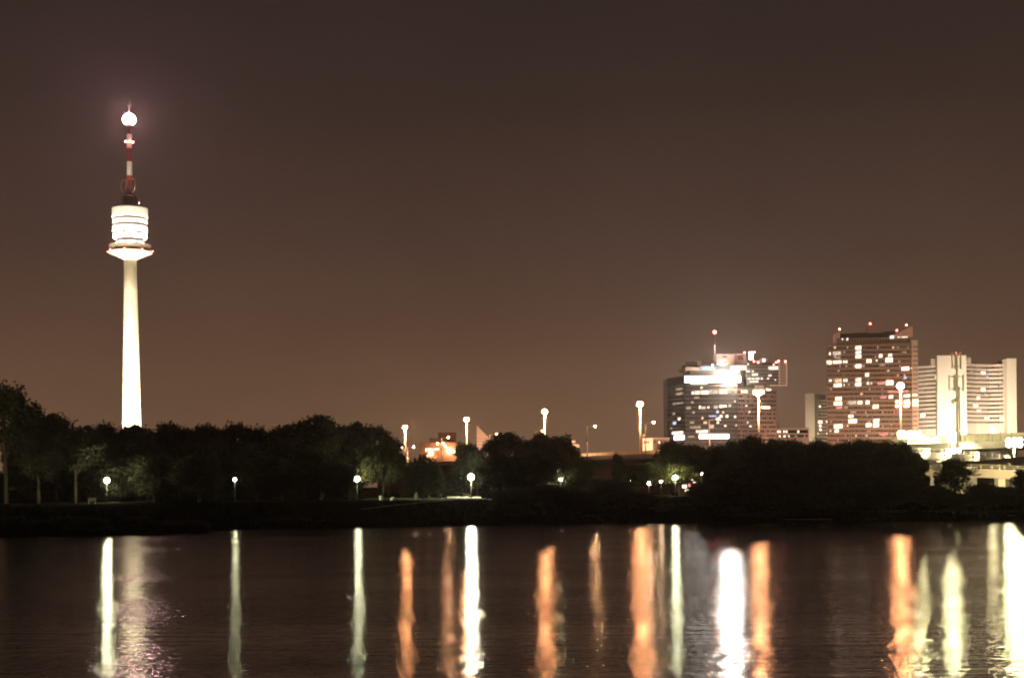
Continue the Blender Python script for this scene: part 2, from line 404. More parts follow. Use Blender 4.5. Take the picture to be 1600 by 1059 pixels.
def cobra_proto(h, arm, double=False):
    mbp = MB().path([(0, 0, 0), (0, 0, h*0.5), (0, 0, h)], [0.22, 0.20, 0.17], 8)
    out = []
    sides = (1, -1) if double else (1,)
    pole = mbp.mesh('pole', m_pole, True); out.append(('pole', pole, None))
    for sgn in sides:
        out.append(('arm', MB().path([(0, 0, h-0.08), (sgn*arm*0.5, 0, h+0.12), (sgn*arm, 0, h+0.30)], [0.17, 0.16, 0.15], 6).mesh('arm', m_pole), None))
        x0, x1 = sgn*arm*0.8, sgn*(arm+0.75)
        hd = MB().prism([(min(x0, x1), -0.22), (max(x0, x1), -0.22), (max(x0, x1), 0.22), (min(x0, x1), 0.22)], h+0.32, h+0.55)
        out.append(('lamp_head', hd.mesh('lamp_head', m_steel), None)); i = len(out)-1
        ln = MB().sphere((sgn*(arm+0.35), 0, h+0.30), 0.30, 10, 6, 0.6)
        out.append(('lens', ln.mesh('lens', m_sod2, True), i))
    return out
def globe_proto(h, r):
    pole = MB().lathe([(0.09, 0), (0.07, 0.9), (0.05, 1.0), (0.045, h-r)], 8).mesh('post', mat('park_post', (0.10, 0.10, 0.09), 0.6), True)
    base = MB().lathe([(0.16, 0), (0.16, 0.12), (0.10, 0.2), (0.10, 0.7)], 8).mesh('base', m_dark)
    gl = MB().sphere((0, 0, h), r, 14, 10).mesh('globe', m_globe, True)
    cap = MB().lathe([(r*0.22, h+r*0.985), (r*0.15, h+r*1.08), (0.03, h+r*1.15)], 10).mesh('cap', m_dark)
    return [('post', pole, None), ('base', base, None), ('globe', gl, None), ('cap', cap, 2)]

# park lamps: photo column, row of the globe, distance
PARK = [
 (-42, 749, 282, 0.46, m_globe, 'globe lamp past the tallest tree, lighting its lower leaves', 'A'),
 (167, 750, 290, 0.46, m_globe, 'glowing globe lamp on a post beside the white slatted park bench', 'A'),
 (367, 749, 305, 0.30, m_gdim, 'small globe lamp alone among unlit trees under the television tower', 'A'),
 (558, 748, 300, 0.46, m_gmid, 'globe lamp lighting the yellow green leaves of the trunked tree beside it', 'A'),
 (736, 745, 332, 0.62, m_gbri, 'brightest globe lamp on a thin post, above the low white park wall', 'A'),
 (876, 748, 300, 0.26, m_gmid, 'tiny white globe lamp showing through dense dark park trees', 'A'),
 (983, 748, 325, 0.36, m_gwhite, 'white globe lamp in front of the dark viaduct wall', 'A'),
 (1055, 746, 320, 0.40, m_gmid, 'green tinged globe lamp under a lit tree near the lit kiosk', 'A'),
 (1014, 755, 300, 0.26, m_gwarm, 'warm orange globe lamp low between park trees', 'A'),
 (1033, 752, 300, 0.20, m_gwarm, 'smallest warm globe lamp between two park trees', 'A'),
 (1096, 739, 322, 0.22, m_gwarm, 'warm globe lamp standing behind the lit kiosk', 'A'),
]
for px, py, D, r, mm, lab, _ in PARK:
    p = P(px, py, D); gz = ground_z(p.x, p.y); h = p.z-gz
    spawn(globe_proto(h, r), 'park_lamp', (p.x, p.y, gz), lab, 'lamp', 'globe lamps along the park path', mats={'globe': mm})

# ------------------------------------------------------------------ viaduct with its street lamps
m_deck = mat('bridge_concrete', (0.34, 0.30, 0.26), 0.85, var=0.2, scale=0.3)
m_wallb = mat('brick_red_wall', (0.12, 0.055, 0.042), 0.9, var=0.3, scale=0.2)
m_rail = mat('railing_paint', (0.5, 0.46, 0.40), 0.5, var=0.1)
m_asph = mat('asphalt', (0.07, 0.065, 0.06), 0.9, var=0.25, scale=0.5)
DZ = 15.8
VA, VB = Vector((-62, 700)), Vector((140, 368))     # near edge of the deck in plan
vd = (VB-VA).normalized(); vn = Vector((-vd.y, vd.x))
if vn.y < 0: vn = -vn
VL = (VB-VA).length
def vp(u, k): q = VA+vd*u+vn*k; return (q.x, q.y)
via = thing('viaduct', (*vp(VL/2, 15), 3.2), 'long lit road viaduct on a dark red wall, carrying orange street lamps', 'bridge')
def vbox(u0, u1, k0, k1, z0, z1): return MB().prism([vp(u0, k0), vp(u1, k0), vp(u1, k1), vp(u0, k1)], z0, z1)
put(vbox(0, VL, 0, 30, DZ-1.5, DZ), 'deck', m_deck, via)
put(vbox(0, VL, 0.8, 29.2, DZ+0.004, DZ+0.06), 'road_surface', m_asph, via)
put(vbox(0, VL, -0.35, 0.15, DZ-0.9, DZ+0.30), 'near_parapet', m_deck, via)
put(vbox(0, VL, 29.9, 30.35, DZ-0.9, DZ+0.5), 'far_parapet', m_deck, via)
m_fence = mat('noise_barrier', (0.62, 0.57, 0.42), 0.7, var=0.15, scale=0.2)
u = VL*0.2
while u < VL*0.78:
    put(vbox(u, u+3.9, 29.95, 30.1, DZ+0.51, DZ+2.5), 'barrier_panel', m_fence, via); u += 4.0
put(vbox(0, VL*0.62, 1.2, 28.5, 2.5, DZ-1.5), 'embankment_wall', m_wallb, via)
k = VL*0.62+14
while k < VL:
    put(vbox(k, k+1.8, 4, 8, 2.5, DZ-1.52), 'pier', m_deck, via); put(vbox(k, k+1.8, 20, 24, 2.5, DZ-1.52), 'pier', m_deck, via); k += 22
rl = put(vbox(0, VL, -0.12, 0.0, DZ+1.28, DZ+1.38), 'handrail', m_rail, via)
put(vbox(0, VL, -0.10, -0.02, DZ+0.85, DZ+0.92), 'rail_bar', m_rail, via)
pm = MB().box(-0.06, 0.06, -0.06, 0.06, -0.15, 0.9).mesh('rail_post', m_rail)
k = 1.0
while k < VL:
    q = vp(k, -0.06); o = bpy.data.objects.new('rail_post', pm); COL.objects.link(o); o.parent = via; o.location = Vector((q[0], q[1], DZ+0.45))-wloc(via); k += 3.0
# lane paint on the deck
for kk in (7.5, 15, 22.5):
    mbl = MB(); u = 0
    while u < VL-6: mbl.prism([vp(u, kk-0.1), vp(u+4, kk-0.1), vp(u+4, kk+0.1), vp(u, kk+0.1)], DZ+0.066, DZ+0.072); u += 10
    put(mbl, 'lane_marking', mat('road_paint', (0.7, 0.68, 0.6), 0.7), via)
HM = [(633, 668, 746), (729, 656, 661), (851, 644, 597), (1000, 632, 546), (1185, 615, 485), (1407, 604, 440)]
hm_lab = ['tall orange lamp mast on the viaduct above the drooping willow', 'tall orange lamp mast rising behind the dark round tree by the glass wedge',
 'tall orange lamp mast behind the twin dark park trees', 'tall orange lamp mast beside the pale lit block on the viaduct',
 'tall orange lamp mast in front of the dark office tower', 'tall orange lamp mast in front of the apartment tower']
mp_cache = {}
for (px, py, D), lab in zip(HM, hm_lab):
    p = P(px, py, D); h = round(p.z-DZ+0.6, 1)
    o = spawn(mast_proto(h), 'lamp_mast', (p.x, p.y, DZ+0.06), lab, 'lamp mast', 'tall lamp masts along the viaduct')
    spot(o, (p.x, p.y, p.z-1.4), (p.x, p.y, DZ), 90000, (1.0, 0.55, 0.28), R(125), 0.35, 0.5)
CB = [(690, 684, 647, 'gooseneck street lamp before the orange lit works building'), (765, 679, 612, 'gooseneck street lamp in front of the glass wedge building'), (836, 674, 575, 'gooseneck street lamp half hidden behind the twin dark park trees'),
      (917, 667, 540, 'gooseneck street lamp above the round pale lit tree'), (1008, 661, 516, 'gooseneck street lamp before the pale lit block'), (1108, 656, 490, 'gooseneck street lamp in front of the office tower lobby sign')]
cp = cobra_proto(10.3, 2.6)
for px, py, D, lab in CB:
    p = P(px, py, D); spawn(cp, 'street_lamp', (p.x, p.y, p.z-10.3), lab, 'street lamp', 'gooseneck street lamps along the viaduct', rz=R(10))
p = P(637, 689, 760); spawn(cobra_proto(9.0, 2.6, True), 'street_lamp', (p.x, p.y, DZ), 'twin armed street lamp far along the viaduct', 'street lamp')
p = P(684, 708, 720); spawn(cobra_proto(8.0, -3.0), 'street_lamp', (p.x, p.y, p.z-8), 'short street lamp with arm over the yard of the works building', 'street lamp')

# ------------------------------------------------------------------ right hand interchange: ramps, floodlights, phone mast
def ramp_thing(pts, w, label, thick=0.9, wallh=0.9, piers=True, name='road_ramp'):
    """pts: (px, py of deck edge top, D)"""
    q = [P(*a) for a in pts]
    rt = thing(name, (q[0].x, q[0].y, ground_z(q[0].x, q[0].y)), label, 'ramp')
    L = [(a.x, a.y) for a in q]; Rr = [(a.x+0.25*w, a.y+w) for a in q]
    md, mpp, mf, mr2 = MB(), MB(), MB(), MB()
    for i in range(len(q)-1):
        pl = [L[i], L[i+1], Rr[i+1], Rr[i]]; zz = [q[i].z, q[i+1].z, q[i+1].z, q[i].z]
        md.prism(pl, [z-thick for z in zz], zz)
        for (a, b3, off) in ((L[i], L[i+1], -0.3), (Rr[i], Rr[i+1], 0.0)):
            pq = [(a[0], a[1]+off), (b3[0], b3[1]+off), (b3[0], b3[1]+off+0.28), (a[0], a[1]+off+0.28)]
            z2 = [q[i].z, q[i+1].z, q[i+1].z, q[i].z]
            mpp.prism(pq, [z-thick*0.7 for z in z2], [z+wallh for z in z2])
        for hgt in (0.4, 0.8):
            mr2.tube((L[i][0], L[i][1]-0.15, q[i].z+wallh+hgt), (L[i+1][0], L[i+1][1]-0.15, q[i+1].z+wallh+hgt), 0.05, n=5)
    put(md, 'deck', m_deck, rt); put(mpp, 'parapet', m_deck, rt); put(mr2, 'handrail', m_rail, rt)
    for i in range(len(q)-1):
        nseg = max(2, int((q[i+1]-q[i]).length/2.5))
        for k in range(nseg):
            a = q[i].lerp(q[i+1], (k+0.5)/nseg); put(MB().box(a.x-0.05, a.x+0.05, a.y-0.2, a.y-0.1, a.z+wallh, a.z+wallh+0.85), 'rail_post', m_rail, rt)
        if piers:
            a = q[i].lerp(q[i+1], 0.5); put(MB().box(a.x-0.7, a.x+0.7, a.y+w*0.3, a.y+w*0.7, ground_z(a.x, a.y)-0.3, a.z-thick-0.01), 'pier', m_deck, rt)
    return rt
ramp_thing([(1380, 706, 385), (1430, 710, 378), (1490, 714, 366), (1545, 719, 352), (1600, 727, 340), (1690, 738, 325)], 9, 'upper sloping road ramp with pale parapet under the floodlights', 1.0, 0.9)
ramp_thing([(1400, 728, 350), (1470, 727, 345), (1530, 724, 340), (1620, 716, 332)], 4, 'narrow footbridge ramp with railing below the upper road ramp', 0.6, 0.7)
ramp_thing([(1410, 739, 330), (1480, 738, 322), (1540, 739, 312), (1600, 742, 304), (1700, 748, 295)], 6, 'lowest road ramp just above the dark shoreline trees', 0.9, 0.9)
m_fence = mat('noise_barrier', (0.62, 0.57, 0.42), 0.7, var=0.15, scale=0.2)
nbt = thing('noise_barrier', (*vp(VL*0.86, -1.6), DZ), 'pale panelled noise barrier on the viaduct behind the floodlights', 'barrier')
u = VL*0.80
while u < VL-4:
    put(vbox(u, u+3.8, 10.0, 10.2, DZ+0.06, DZ+2.6), 'panel', m_fence, nbt); put(vbox(u+3.82, u+3.98, 9.9, 10.3, DZ+0.06, DZ+2.8), 'post', m_rail, nbt); u += 4
# floodlights of the interchange
YG = (1.0, 0.93, 0.55)
m_flood = glow('flood_lens', (1.0, 0.90, 0.45), 330)
def flood(px, py, D, w, h, label, base, aim, energy, mm=None):
    p = P(px, py, D)
    t = thing('floodlight_mast', (p.x, p.y, base), label, 'floodlight', None)
    put(MB().lathe([(0.22, base), (0.14, p.z-h/2)], 8, (p.x, p.y+0.3)), 'pole', m_pole, t)
    hd = put(MB().box(p.x-w/2-0.02, p.x+w/2+0.02, p.y+0.02, p.y+0.5, p.z-h*0.42, p.z+h*0.42), 'housing', m_dark, t)
    nr = 2 if h > 1.5 else 1; rad = h/nr/2; nl = max(1, int(w/(2*rad)))
    for j in range(nr):
        for k in range(nl):
            x0 = p.x-w/2+w*(k+0.5)/nl; zz = p.z-h/2+h*(j+0.5)/nr
            put(MB().lathe([(rad*0.45, 0.26), (rad*0.85, 0.14), (rad*0.96, 0.0)], 14).turn(x0, p.y+0.01, zz), 'lens', mm or m_flood, hd, True)
    if energy: spot(t, p+Vector((0, -0.6, -h/2)), p+Vector((aim, 5, -9)), energy, YG, R(140), 0.5, 0.8)
flood(1421, 679, 425, 6.4, 2.0, 'wide bank of yellow floodlights at the foot of the apartment tower lamp mast', DZ, 4, 24000)
flood(1489, 683, 398, 3.2, 2.6, 'square bank of yellow floodlights beside the phone mast', 3.2, 2, 30000)
flood(1490, 704, 384, 3.6, 1.1, 'low flat floodlight hung under the phone mast floodlights', 3.2, 0, 20000)
flood(1585, 691, 372, 4.2, 2.2, 'large yellow floodlight bank beyond the globe topped ramp lamp', 3.2, -3, 30000)
p = P(1551, 672, 398); spawn(globe_proto(p.z-DZ, 0.62), 'ramp_lamp', (p.x, p.y, DZ), 'yellow globe lamp on a short pole on the viaduct edge', 'lamp', mats={'globe': glow('ramp_globe', (1, 0.86, 0.45), 110)})
for px, D, tg in ((1440, 292, (1450, 700, 400)), (1490, 290, (1490, 705, 380)), (1545, 286, (1540, 710, 370)), (1600, 284, (1590, 705, 370)), (1660, 290, (1620, 700, 370))):  # unseen floodlights, added to brighten the ramps from the near side
    q = G(px, D); fl = thing('floodlight', q, 'added unseen floodlight behind the bank trees, aimed up at the ramps', 'floodlight', 'added lights under the road ramps')
    put(MB().box(q.x-0.4, q.x+0.4, q.y-0.35, q.y+0.35, q.z, q.z+0.6).tube((q.x, q.y, q.z+0.6), (q.x, q.y+0.3, q.z+0.9), 0.2), 'housing', m_dark, fl)
    spot(fl, q+Vector((0, 0.4, 1.2)), P(*tg), 20000, (1.0, 0.80, 0.38), R(100), 0.7)
for px, py, D, tg in ((1452, 710, 370, (1440, 690, 425)), (1480, 712, 363, (1475, 690, 405)), (1525, 715, 352, (1530, 690, 400)), (1575, 722, 341, (1580, 690, 392))):  # further lights, added only to brighten the viaduct side
    q = P(px, py, D); fl = thing('floodlight', q, 'small added floodlight on the upper road ramp, brightening the viaduct side', 'floodlight', 'added floodlights on the upper road ramp')
    put(MB().box(q.x-0.3, q.x+0.3, q.y+2.0, q.y+2.5, q.z, q.z+0.5), 'housing', m_dark, fl)
    spot(fl, q+Vector((0, 2.7, 0.7)), P(*tg), 8000, (1.0, 0.88, 0.50), R(110), 0.7)
# phone mast
PD = 392
pb = P(1496, 745, PD); pt = P(1493, 551, PD)
pmx, pmy = P(1496, 700, PD).x, PD
ph = thing('phone_mast', (pmx, pmy, 3.2), 'slim phone mast with panel antennas standing before the curved office slabs', 'mast')
put(MB().lathe([(0.42, 3.0), (0.38, 20), (0.30, ZP(1496, 590, PD)), (0.22, ZP(1495, 560, PD)), (0.12, pt.z)], 12, (pmx, pmy)), 'pole', mat('phone_mast_pole', (0.5, 0.48, 0.36), 0.6), ph, True)
put(MB().tube((pmx+0.62, pmy-0.35, 16), (pmx+0.45, pmy-0.3, ZP(1496, 604, PD)), 0.17), 'cable_run', m_dark, ph)
for yy, rr, n_ in ((563, 1.15, 5), (598, 1.9, 5)):
    z = ZP(1495, yy, PD); mbf = MB()
    for dz in (-1.6, 1.6):
        mbf.lathe([(rr*0.86, z+dz), (rr*0.92, z+dz), (rr*0.92, z+dz+0.12), (rr*0.86, z+dz+0.12)], 12, (pmx, pmy), cap=False)
        for a in range(3): mbf.tube((pmx, pmy, z+dz), (pmx+rr*math.cos(a*2.1), pmy+rr*math.sin(a*2.1), z+dz), 0.06, n=5)
    put(mbf, 'antenna_frame', m_steel, ph)
    for k in range(n_):
        a = 2*math.pi*k/n_+0.4; x, y = pmx+rr*math.cos(a), pmy+rr*math.sin(a)
        put(MB().box(x-0.16, x+0.16, y-0.1, y+0.1, z-2.1, z+2.1), 'panel_antenna', mat('antenna_cover', (0.42, 0.40, 0.30), 0.5), ph)
z = ZP(1495, 625, PD)
put(MB().box(pmx-0.75, pmx+0.5, pmy-0.75, pmy-0.35, z-0.5, z+0.5), 'service_box', mat('antenna_cover', (0.42, 0.40, 0.30)), ph)
put(MB().tube((pmx-0.9, pmy-0.4, z-0.3), (pmx-1.35, pmy-0.7, z-0.3), 0.55, 0.6, 14), 'dish', mat('dish_white', (0.75, 0.72, 0.6), 0.5), ph)
put(MB().sphere((P(1493, 549, PD).x, pmy, pt.z), 0.2, 8, 6), 'beacon', m_redd, ph)

# ------------------------------------------------------------------ buildings
m_lw = glow('window_warm', (1.0, 0.74, 0.50), 2.6, 0.45, 0.5)
m_lw2 = glow('window_cream', (1.0, 0.86, 0.66), 1.5, 0.6, 0.5)
m_ld = glow('window_dim', (1.0, 0.72, 0.46), 0.42, 0.6, 0.4)
m_lw3 = glow('window_amber', (1.0, 0.66, 0.38), 1.0, 0.6, 0.6); m_lw4 = glow('window_curtain', (1.0, 0.78, 0.58), 0.75, 0.7, 0.9)
m_lr = glow('window_red', (1.0, 0.36, 0.26), 0.9, 0.5, 0.5)
m_lb = glow('window_blue', (0.62, 0.68, 1.0), 1.0, 0.5, 0.5)
m_gl = mat('dark_window_glass', (0.018, 0.014, 0.012), 0.12, var=0.3, spec=0.6)
def crop_rects(o, s, L): return [((o[0]+a/s), (o[1]+b/s), (o[0]+c_/s), (o[1]+d/s)) for a, b, c_, d in L]

# --- apartment tower
AD = 1050
apt = thing('apartment_tower', (*XY(1360, AD+10), 3.2), 'broad brown apartment tower with scattered lit windows and sloping glass crown', 'building')
m_apt = mat('apartment_cladding', (0.20, 0.145, 0.11), 0.8, var=0.12, scale=0.1)
m_apt2 = mat('apartment_spandrel', (0.235, 0.17, 0.13), 0.8, var=0.12, scale=0.15)
A0, A1 = XY(1292, AD+6, 600), XY(1427, AD-4, 600)
aw = Wall(A0, A1)
za = lambda py: aw.hit(1360, py)[1]
def back(Aa, Bb, dist): return [Aa, Bb, (Bb[0]*(1+dist/Bb[1])+1, Bb[1]+dist), (Aa[0]*(1+dist/Aa[1])+3, Aa[1]+dist)]
put(MB().prism(back(A0, A1, 26), 2.5, za(536)), 'wall', m_apt, apt)
# upper setback and roof plant
t0 = aw.hit(1307, 530)[0]; tl = (aw.B-aw.A).length
def apos(u, k): q = aw.A+aw.d*u-aw.n*k; return (q.x, q.y)
put(MB().prism([apos(t0, 1.5), apos(tl-1, 1.5), apos(tl-1, 22), apos(t0, 22)], za(536), za(527)), 'setback_storey', m_apt2, apt)
put(MB().prism([apos(aw.hit(1312, 520)[0], 5), apos(tl-3, 5), apos(tl-3, 20), apos(aw.hit(1312, 520)[0], 20)], za(527), [za(519), za(516), za(516), za(519)]), 'roof_plant', m_dark, apt)
u0, u1 = aw.hit(1355, 515)[0], aw.hit(1381, 515)[0]
put(MB().prism([apos(u0, 4), apos(u1, 4), apos(u1, 16), apos(u0, 16)], za(519), za(508.5)), 'lift_house', m_apt, apt)
u0, u1 = aw.hit(1302, 520)[0], aw.hit(1313, 520)[0]
put(MB().prism([apos(u0, 2), apos(u1, 2), apos(u1, 8), apos(u0, 8)], za(535), [za(522), za(516), za(516), za(522)]), 'corner_turret', mat('turret_pale', (0.5, 0.36, 0.30), 0.7), apt)
# glass crown: sloping wedge at the right end
u0, u1 = aw.hit(1398, 520)[0], aw.hit(1426, 520)[0]
put(MB().prism([apos(u0, -0.5), apos(u1, -0.5), apos(u1, 10), apos(u0, 10)], za(527), [za(523), za(511), za(511), za(523)]), 'glass_crown', mat('crown_panels', (0.55, 0.42, 0.33), 0.4, var=0.3, scale=0.4), apt)
pitch = 36.5/5.045
fl0 = 490+240/5.045
rows = []
for k in range(23):
    y = fl0+k*pitch
    if y > 712: break
    mbs = MB(); aw.rect(mbs, 1292.2, y, 1426, y+pitch*0.45, 0.35); put(mbs, 'spandrel', m_apt2, apt); rows.append(y)
# fine dark window openings, each a box of its own geometry
mbw = MB(); r2 = random.Random(3)
for y in rows:
    x = 1293.0
    while x < 1425:
        w = r2.choice((1.2, 1.6, 2.0, 2.6)); aw.rect(mbw, x, y+pitch*0.50, min(x+w, 1425.5), y+pitch*0.92, 0.06); x += w+r2.choice((0.6, 0.9, 1.5))
put(mbw, 'small_dark_windows', m_gl, apt, kind='stuff')
mbw = MB()
for k in range(26):
    x = 1309+k*4.4; aw.rect(mbw, x, 529, x+1.8, 533, -1.44, 1.6)
put(mbw, 'setback_windows', m_gl, apt, kind='stuff')
LITA = [(488,255,532,283),(488,292,532,317),(488,325,532,350),(310,298,372,328),(280,305,292,325),(310,370,375,392),(390,370,402,386),(408,368,424,388),(262,370,274,395),(278,370,298,400),(488,398,532,428),(564,466,594,496),(575,358,590,386),(597,358,613,386),(650,362,658,376),(672,318,700,346),(745,315,776,335),(724,346,780,382),(850,418,910,447),(922,420,934,436),(325,512,378,540),(394,514,403,536),(410,512,424,536),(278,518,300,534),(488,505,532,534),(488,542,532,570),(577,538,593,558),(602,538,620,558),(728,525,785,562),(316,548,378,578),(395,552,402,570),(328,655,378,682),(318,692,380,722),(432,686,494,716),(505,686,540,712),(568,684,598,712),(748,640,784,668),(622,714,670,748),(432,796,470,818),(432,830,498,862),(626,826,676,856),(570,862,612,892),(626,862,672,894),(318,870,384,902),(418,874,432,890),(322,908,356,936),(866,632,918,660),(800,678,830,704),(866,674,916,706),(800,714,830,738),(866,712,914,738)]
for r_ in crop_rects((1240, 490), 5.045, LITA):
    o = put(aw.rect(MB(), *r_, 0.5, 0.1), 'window', rng.choice((m_lw, m_lw, m_lw, m_lw2, m_lw2, m_lw3, m_lw4)), apt)
    if r_[2]-r_[0] > 8:
        xm = r_[0]+(r_[2]-r_[0])*rng.choice((0.2, 0.33, 0.6)); put(aw.rect(MB(), xm, r_[1], xm+0.5, r_[3], 0.58, -0.45), 'mullion', m_apt, o)
for r_ in crop_rects((1240, 490), 5.045, [(660,535,722,558),(684,648,732,668),(335,730,382,748),(676,935,740,958),(740,604,905,622)]): put(aw.rect(MB(), *r_, 0.5, 0.1), 'window', m_lr, apt)
for r_ in crop_rects((1240, 490), 5.045, [(398,728,428,746),(446,764,494,782),(765,936,790,955),(806,936,840,955),(330,340,370,354),(570,795,590,808),(676,396,720,410),(575,920,610,930),(760,866,778,880)]): put(aw.rect(MB(), *r_, 0.5, 0.1), 'window', m_ld, apt)
put(aw.rect(MB(), *crop_rects((1240, 490), 5.045, [(868,494,890,514)])[0], 0.5, 0.1), 'window', m_lb, apt)
for r_ in crop_rects((1240, 490), 5.045, [(760,170,792,194),(820,176,840,186),(850,170,900,186),(382,192,390,206),(418,190,430,208)]): put(aw.rect(MB(), *r_, -0.9, 1.55), 'window', m_lw2, apt)
r4 = random.Random(11)                             # small lit windows scattered over the floors
for k in range(95):
    y = r4.choice(rows)+pitch*0.5; x = 1294+r4.random()*129; w = r4.choice((1.0, 1.4, 2.2, 3.2))
    if y < 700: put(aw.rect(MB(), x, y, x+w, y+pitch*0.42, 0.45, 0.1), 'window', r4.choice((m_ld, m_ld, m_ld, m_lw3, m_lw4, m_lr)), apt)
# end wall with balconies, set forward; its lit look is in the pale colour
st0, st1 = XY(1425.5, AD-5, 600), XY(1434.5, AD-5, 600)
sw = Wall(st0, st1)
m_endlit = mat('end_wall_lit', (0.62, 0.52, 0.42), 0.7, var=0.15, scale=0.3)
m_balc = mat('balcony_brown', (0.30, 0.24, 0.19), 0.7, var=0.2, scale=0.3)
put(MB().prism([st0, st1, (st1[0], st1[1]+14), (st0[0], st0[1]+14)], 2.5, sw.hit(1430, 531)[1]), 'lit_end_strip', m_endlit, apt)
for y in rows:
    put(sw.rect(MB(), 1426.2, y+2.6, 1433.8, y+5.6, 0.12), 'balcony', m_balc, apt)
for r_ in crop_rects((1240, 490), 5.045, [(936,674,982,702),(936,708,982,730),(938,630,972,648)]): put(sw.rect(MB(), *r_, 0.4, 0.0), 'window', m_lw, apt)
for px, py in ((1312, 513.5), (1360, 505), (1402, 515.5), (1417, 507)):
    u = aw.hit(px, py)[0]; q = apos(u, 3); z = aw.hit(px, py)[1]
    sp_ = put(MB().sphere((q[0], q[1], z), 0.55, 8, 6), 'obstruction_light', m_redd, apt); put(MB().tube((q[0], q[1], z-0.7), (q[0], q[1], z-5.5), 0.12, n=5), 'light_post', m_dark, sp_)

# --- office tower
OD = 1110
off = thing('office_tower', (*XY(1120, OD+15), 3.2), 'dark glass office tower with a brilliant white roof sign, rooftop mast and red lights', 'building')
m_off = mat('office_glass', (0.035, 0.025, 0.022), 0.2, var=0.3, scale=0.08, spec=0.5)
m_off2 = mat('office_brown', (0.17, 0.115, 0.085), 0.6, var=0.15, scale=0.12)
m_band = mat('office_band', (0.10, 0.08, 0.055), 0.5, var=0.2, scale=0.2)
m_beige = mat('office_beige', (0.45, 0.34, 0.27), 0.7, var=0.1)
def oc(x, y): return (1020+x/5.042, 490+y/5.042)
ocx = lambda x: 1020+x/5.042
ocy = lambda y: 490+y/5.042
O0, O1, O2 = XY(ocx(115), OD+26, 620), XY(ocx(252), OD, 620), XY(ocx(668), OD+4, 620)
ol, om = Wall(O0, O1), Wall(O1, O2)
O3 = XY(ocx(975), OD+22, 620)
orw = Wall((O2[0], O2[1]+0.6), O3)
zo = lambda y: om.hit(1110, y)[1]
put(MB().prism([O0, O1, O2, (O2[0]+4, O2[1]+40), (O0[0], O0[1]+30)], 2.5, zo(ocy(488))), 'main_block', m_off, off)
put(MB().prism([(O2[0], O2[1]+0.6), O3, (O3[0]+2, O3[1]+26), (O2[0], O2[1]+30)], 2.5, orw.hit(1180, ocy(592))[1]), 'side_block', m_off2, off)
# floor bands
for k in range(14):
    y = ocy(560+k*34)
    put(om.rect(MB(), ocx(256), y, ocx(664), y+2.2, 0.22), 'spandrel', m_band, off)
    put(ol.rect(MB(), ocx(120), y+0.8, ocx(248), y+3.0, 0.22), 'spandrel', m_band, off)
    if k > 0: put(orw.rect(MB(), ocx(672), y, ocx(970), y+2.6, 0.22), 'spandrel', m_apt2, off)
for k in range(9):
    x = 300+k*44; put(om.rect(MB(), ocx(x), ocy(560), ocx(x)+0.7, ocy(1010), 0.30), 'pilaster', m_off, off)
sg = glow('roof_sign_white', (1.0, 0.95, 0.86), 9.0)
put(om.rect(MB(), ocx(252), ocy(492), ocx(690), ocy(541), 1.2), 'roof_sign', sg, off)
put(om.rect(MB(), ocx(300), ocy(541), ocx(425), ocy(552), 0.9), 'lower_sign_strip', sg, off)
# upper roof storeys
def ostep(x0, x1, y0, y1, k0, k1, name, mm):
    ua, ub = om.hit(ocx(x0), ocy(y0))[0], om.hit(ocx(x1), ocy(y0))[0]
    f = lambda u, k: tuple(om.A+om.d*u-om.n*k)
    return put(MB().prism([f(ua, k0), f(ub, k0), f(ub, k1), f(ua, k1)], zo(ocy(y1)), zo(ocy(y0))), name, mm, off)
ostep(300, 700, 440, 488, 3.0, 26, 'upper_storey', m_band)
ostep(264, 384, 420, 444, 2.0, 26, 'roof_slab', m_beige)
put(om.rect(MB(), ocx(384), ocy(412), ocx(500), ocy(441), -1.6, 5), 'blue_sign', glow('sign_blue', (0.55, 0.74, 1.0), 1.2, 0.4, 0.08), off)
put(om.rect(MB(), ocx(500), ocy(410), ocx(615), ocy(441), -1.6, 5), 'grey_sign', glow('sign_grey', (0.80, 0.72, 0.66), 0.75, 0.4, 0.08), off)
put(om.rect(MB(), ocx(615), ocy(406), ocx(740), ocy(438), -1.6, 5), 'cream_sign', glow('sign_cream', (1.0, 0.88, 0.66), 1.6, 0.2, 0.1), off)
ostep(275, 365, 396, 419, 6, 20, 'roof_plant', m_off2)
ostep(365, 392, 368, 404, 5, 12, 'plant_box', m_beige)
for k in range(5):
    q = om.A+om.d*om.hit(ocx(280+k*20), ocy(390))[0]-om.n*6; put(MB().tube((q.x, q.y, zo(ocy(396))), (q.x, q.y, zo(ocy(376))), 0.18, n=5), 'roof_railing_post', m_dark, off)
put(om.rect(MB(), ocx(272), ocy(376), ocx(365), ocy(384), -5.8, 6.3), 'roof_railing', m_dark, off)
ostep(395, 760, 404, 412, 3, 24, 'roof_edge', m_beige)
pent = ostep(520, 662, 312, 404, 8, 22, 'penthouse', mat('penthouse_white', (0.74, 0.62, 0.55), 0.7, var=0.08))
ostep(662, 756, 306, 392, 8.6, 22, 'penthouse_wing', mat('penthouse_tan', (0.40, 0.29, 0.24), 0.7, var=0.08))
for r_ in ((570, 326, 606, 336), (570, 372, 600, 380)): put(om.rect(MB(), ocx(r_[0]), ocy(r_[1]), ocx(r_[2]), ocy(r_[3]), -7.8, 8.2), 'vent', m_dark, off)
for r_ in ((696, 322, 736, 330), (698, 338, 713, 354), (720, 338, 734, 354)): put(om.rect(MB(), ocx(r_[0]), ocy(r_[1]), ocx(r_[2]), ocy(r_[3]), -8.4, 8.8), 'vent', m_dark, off)
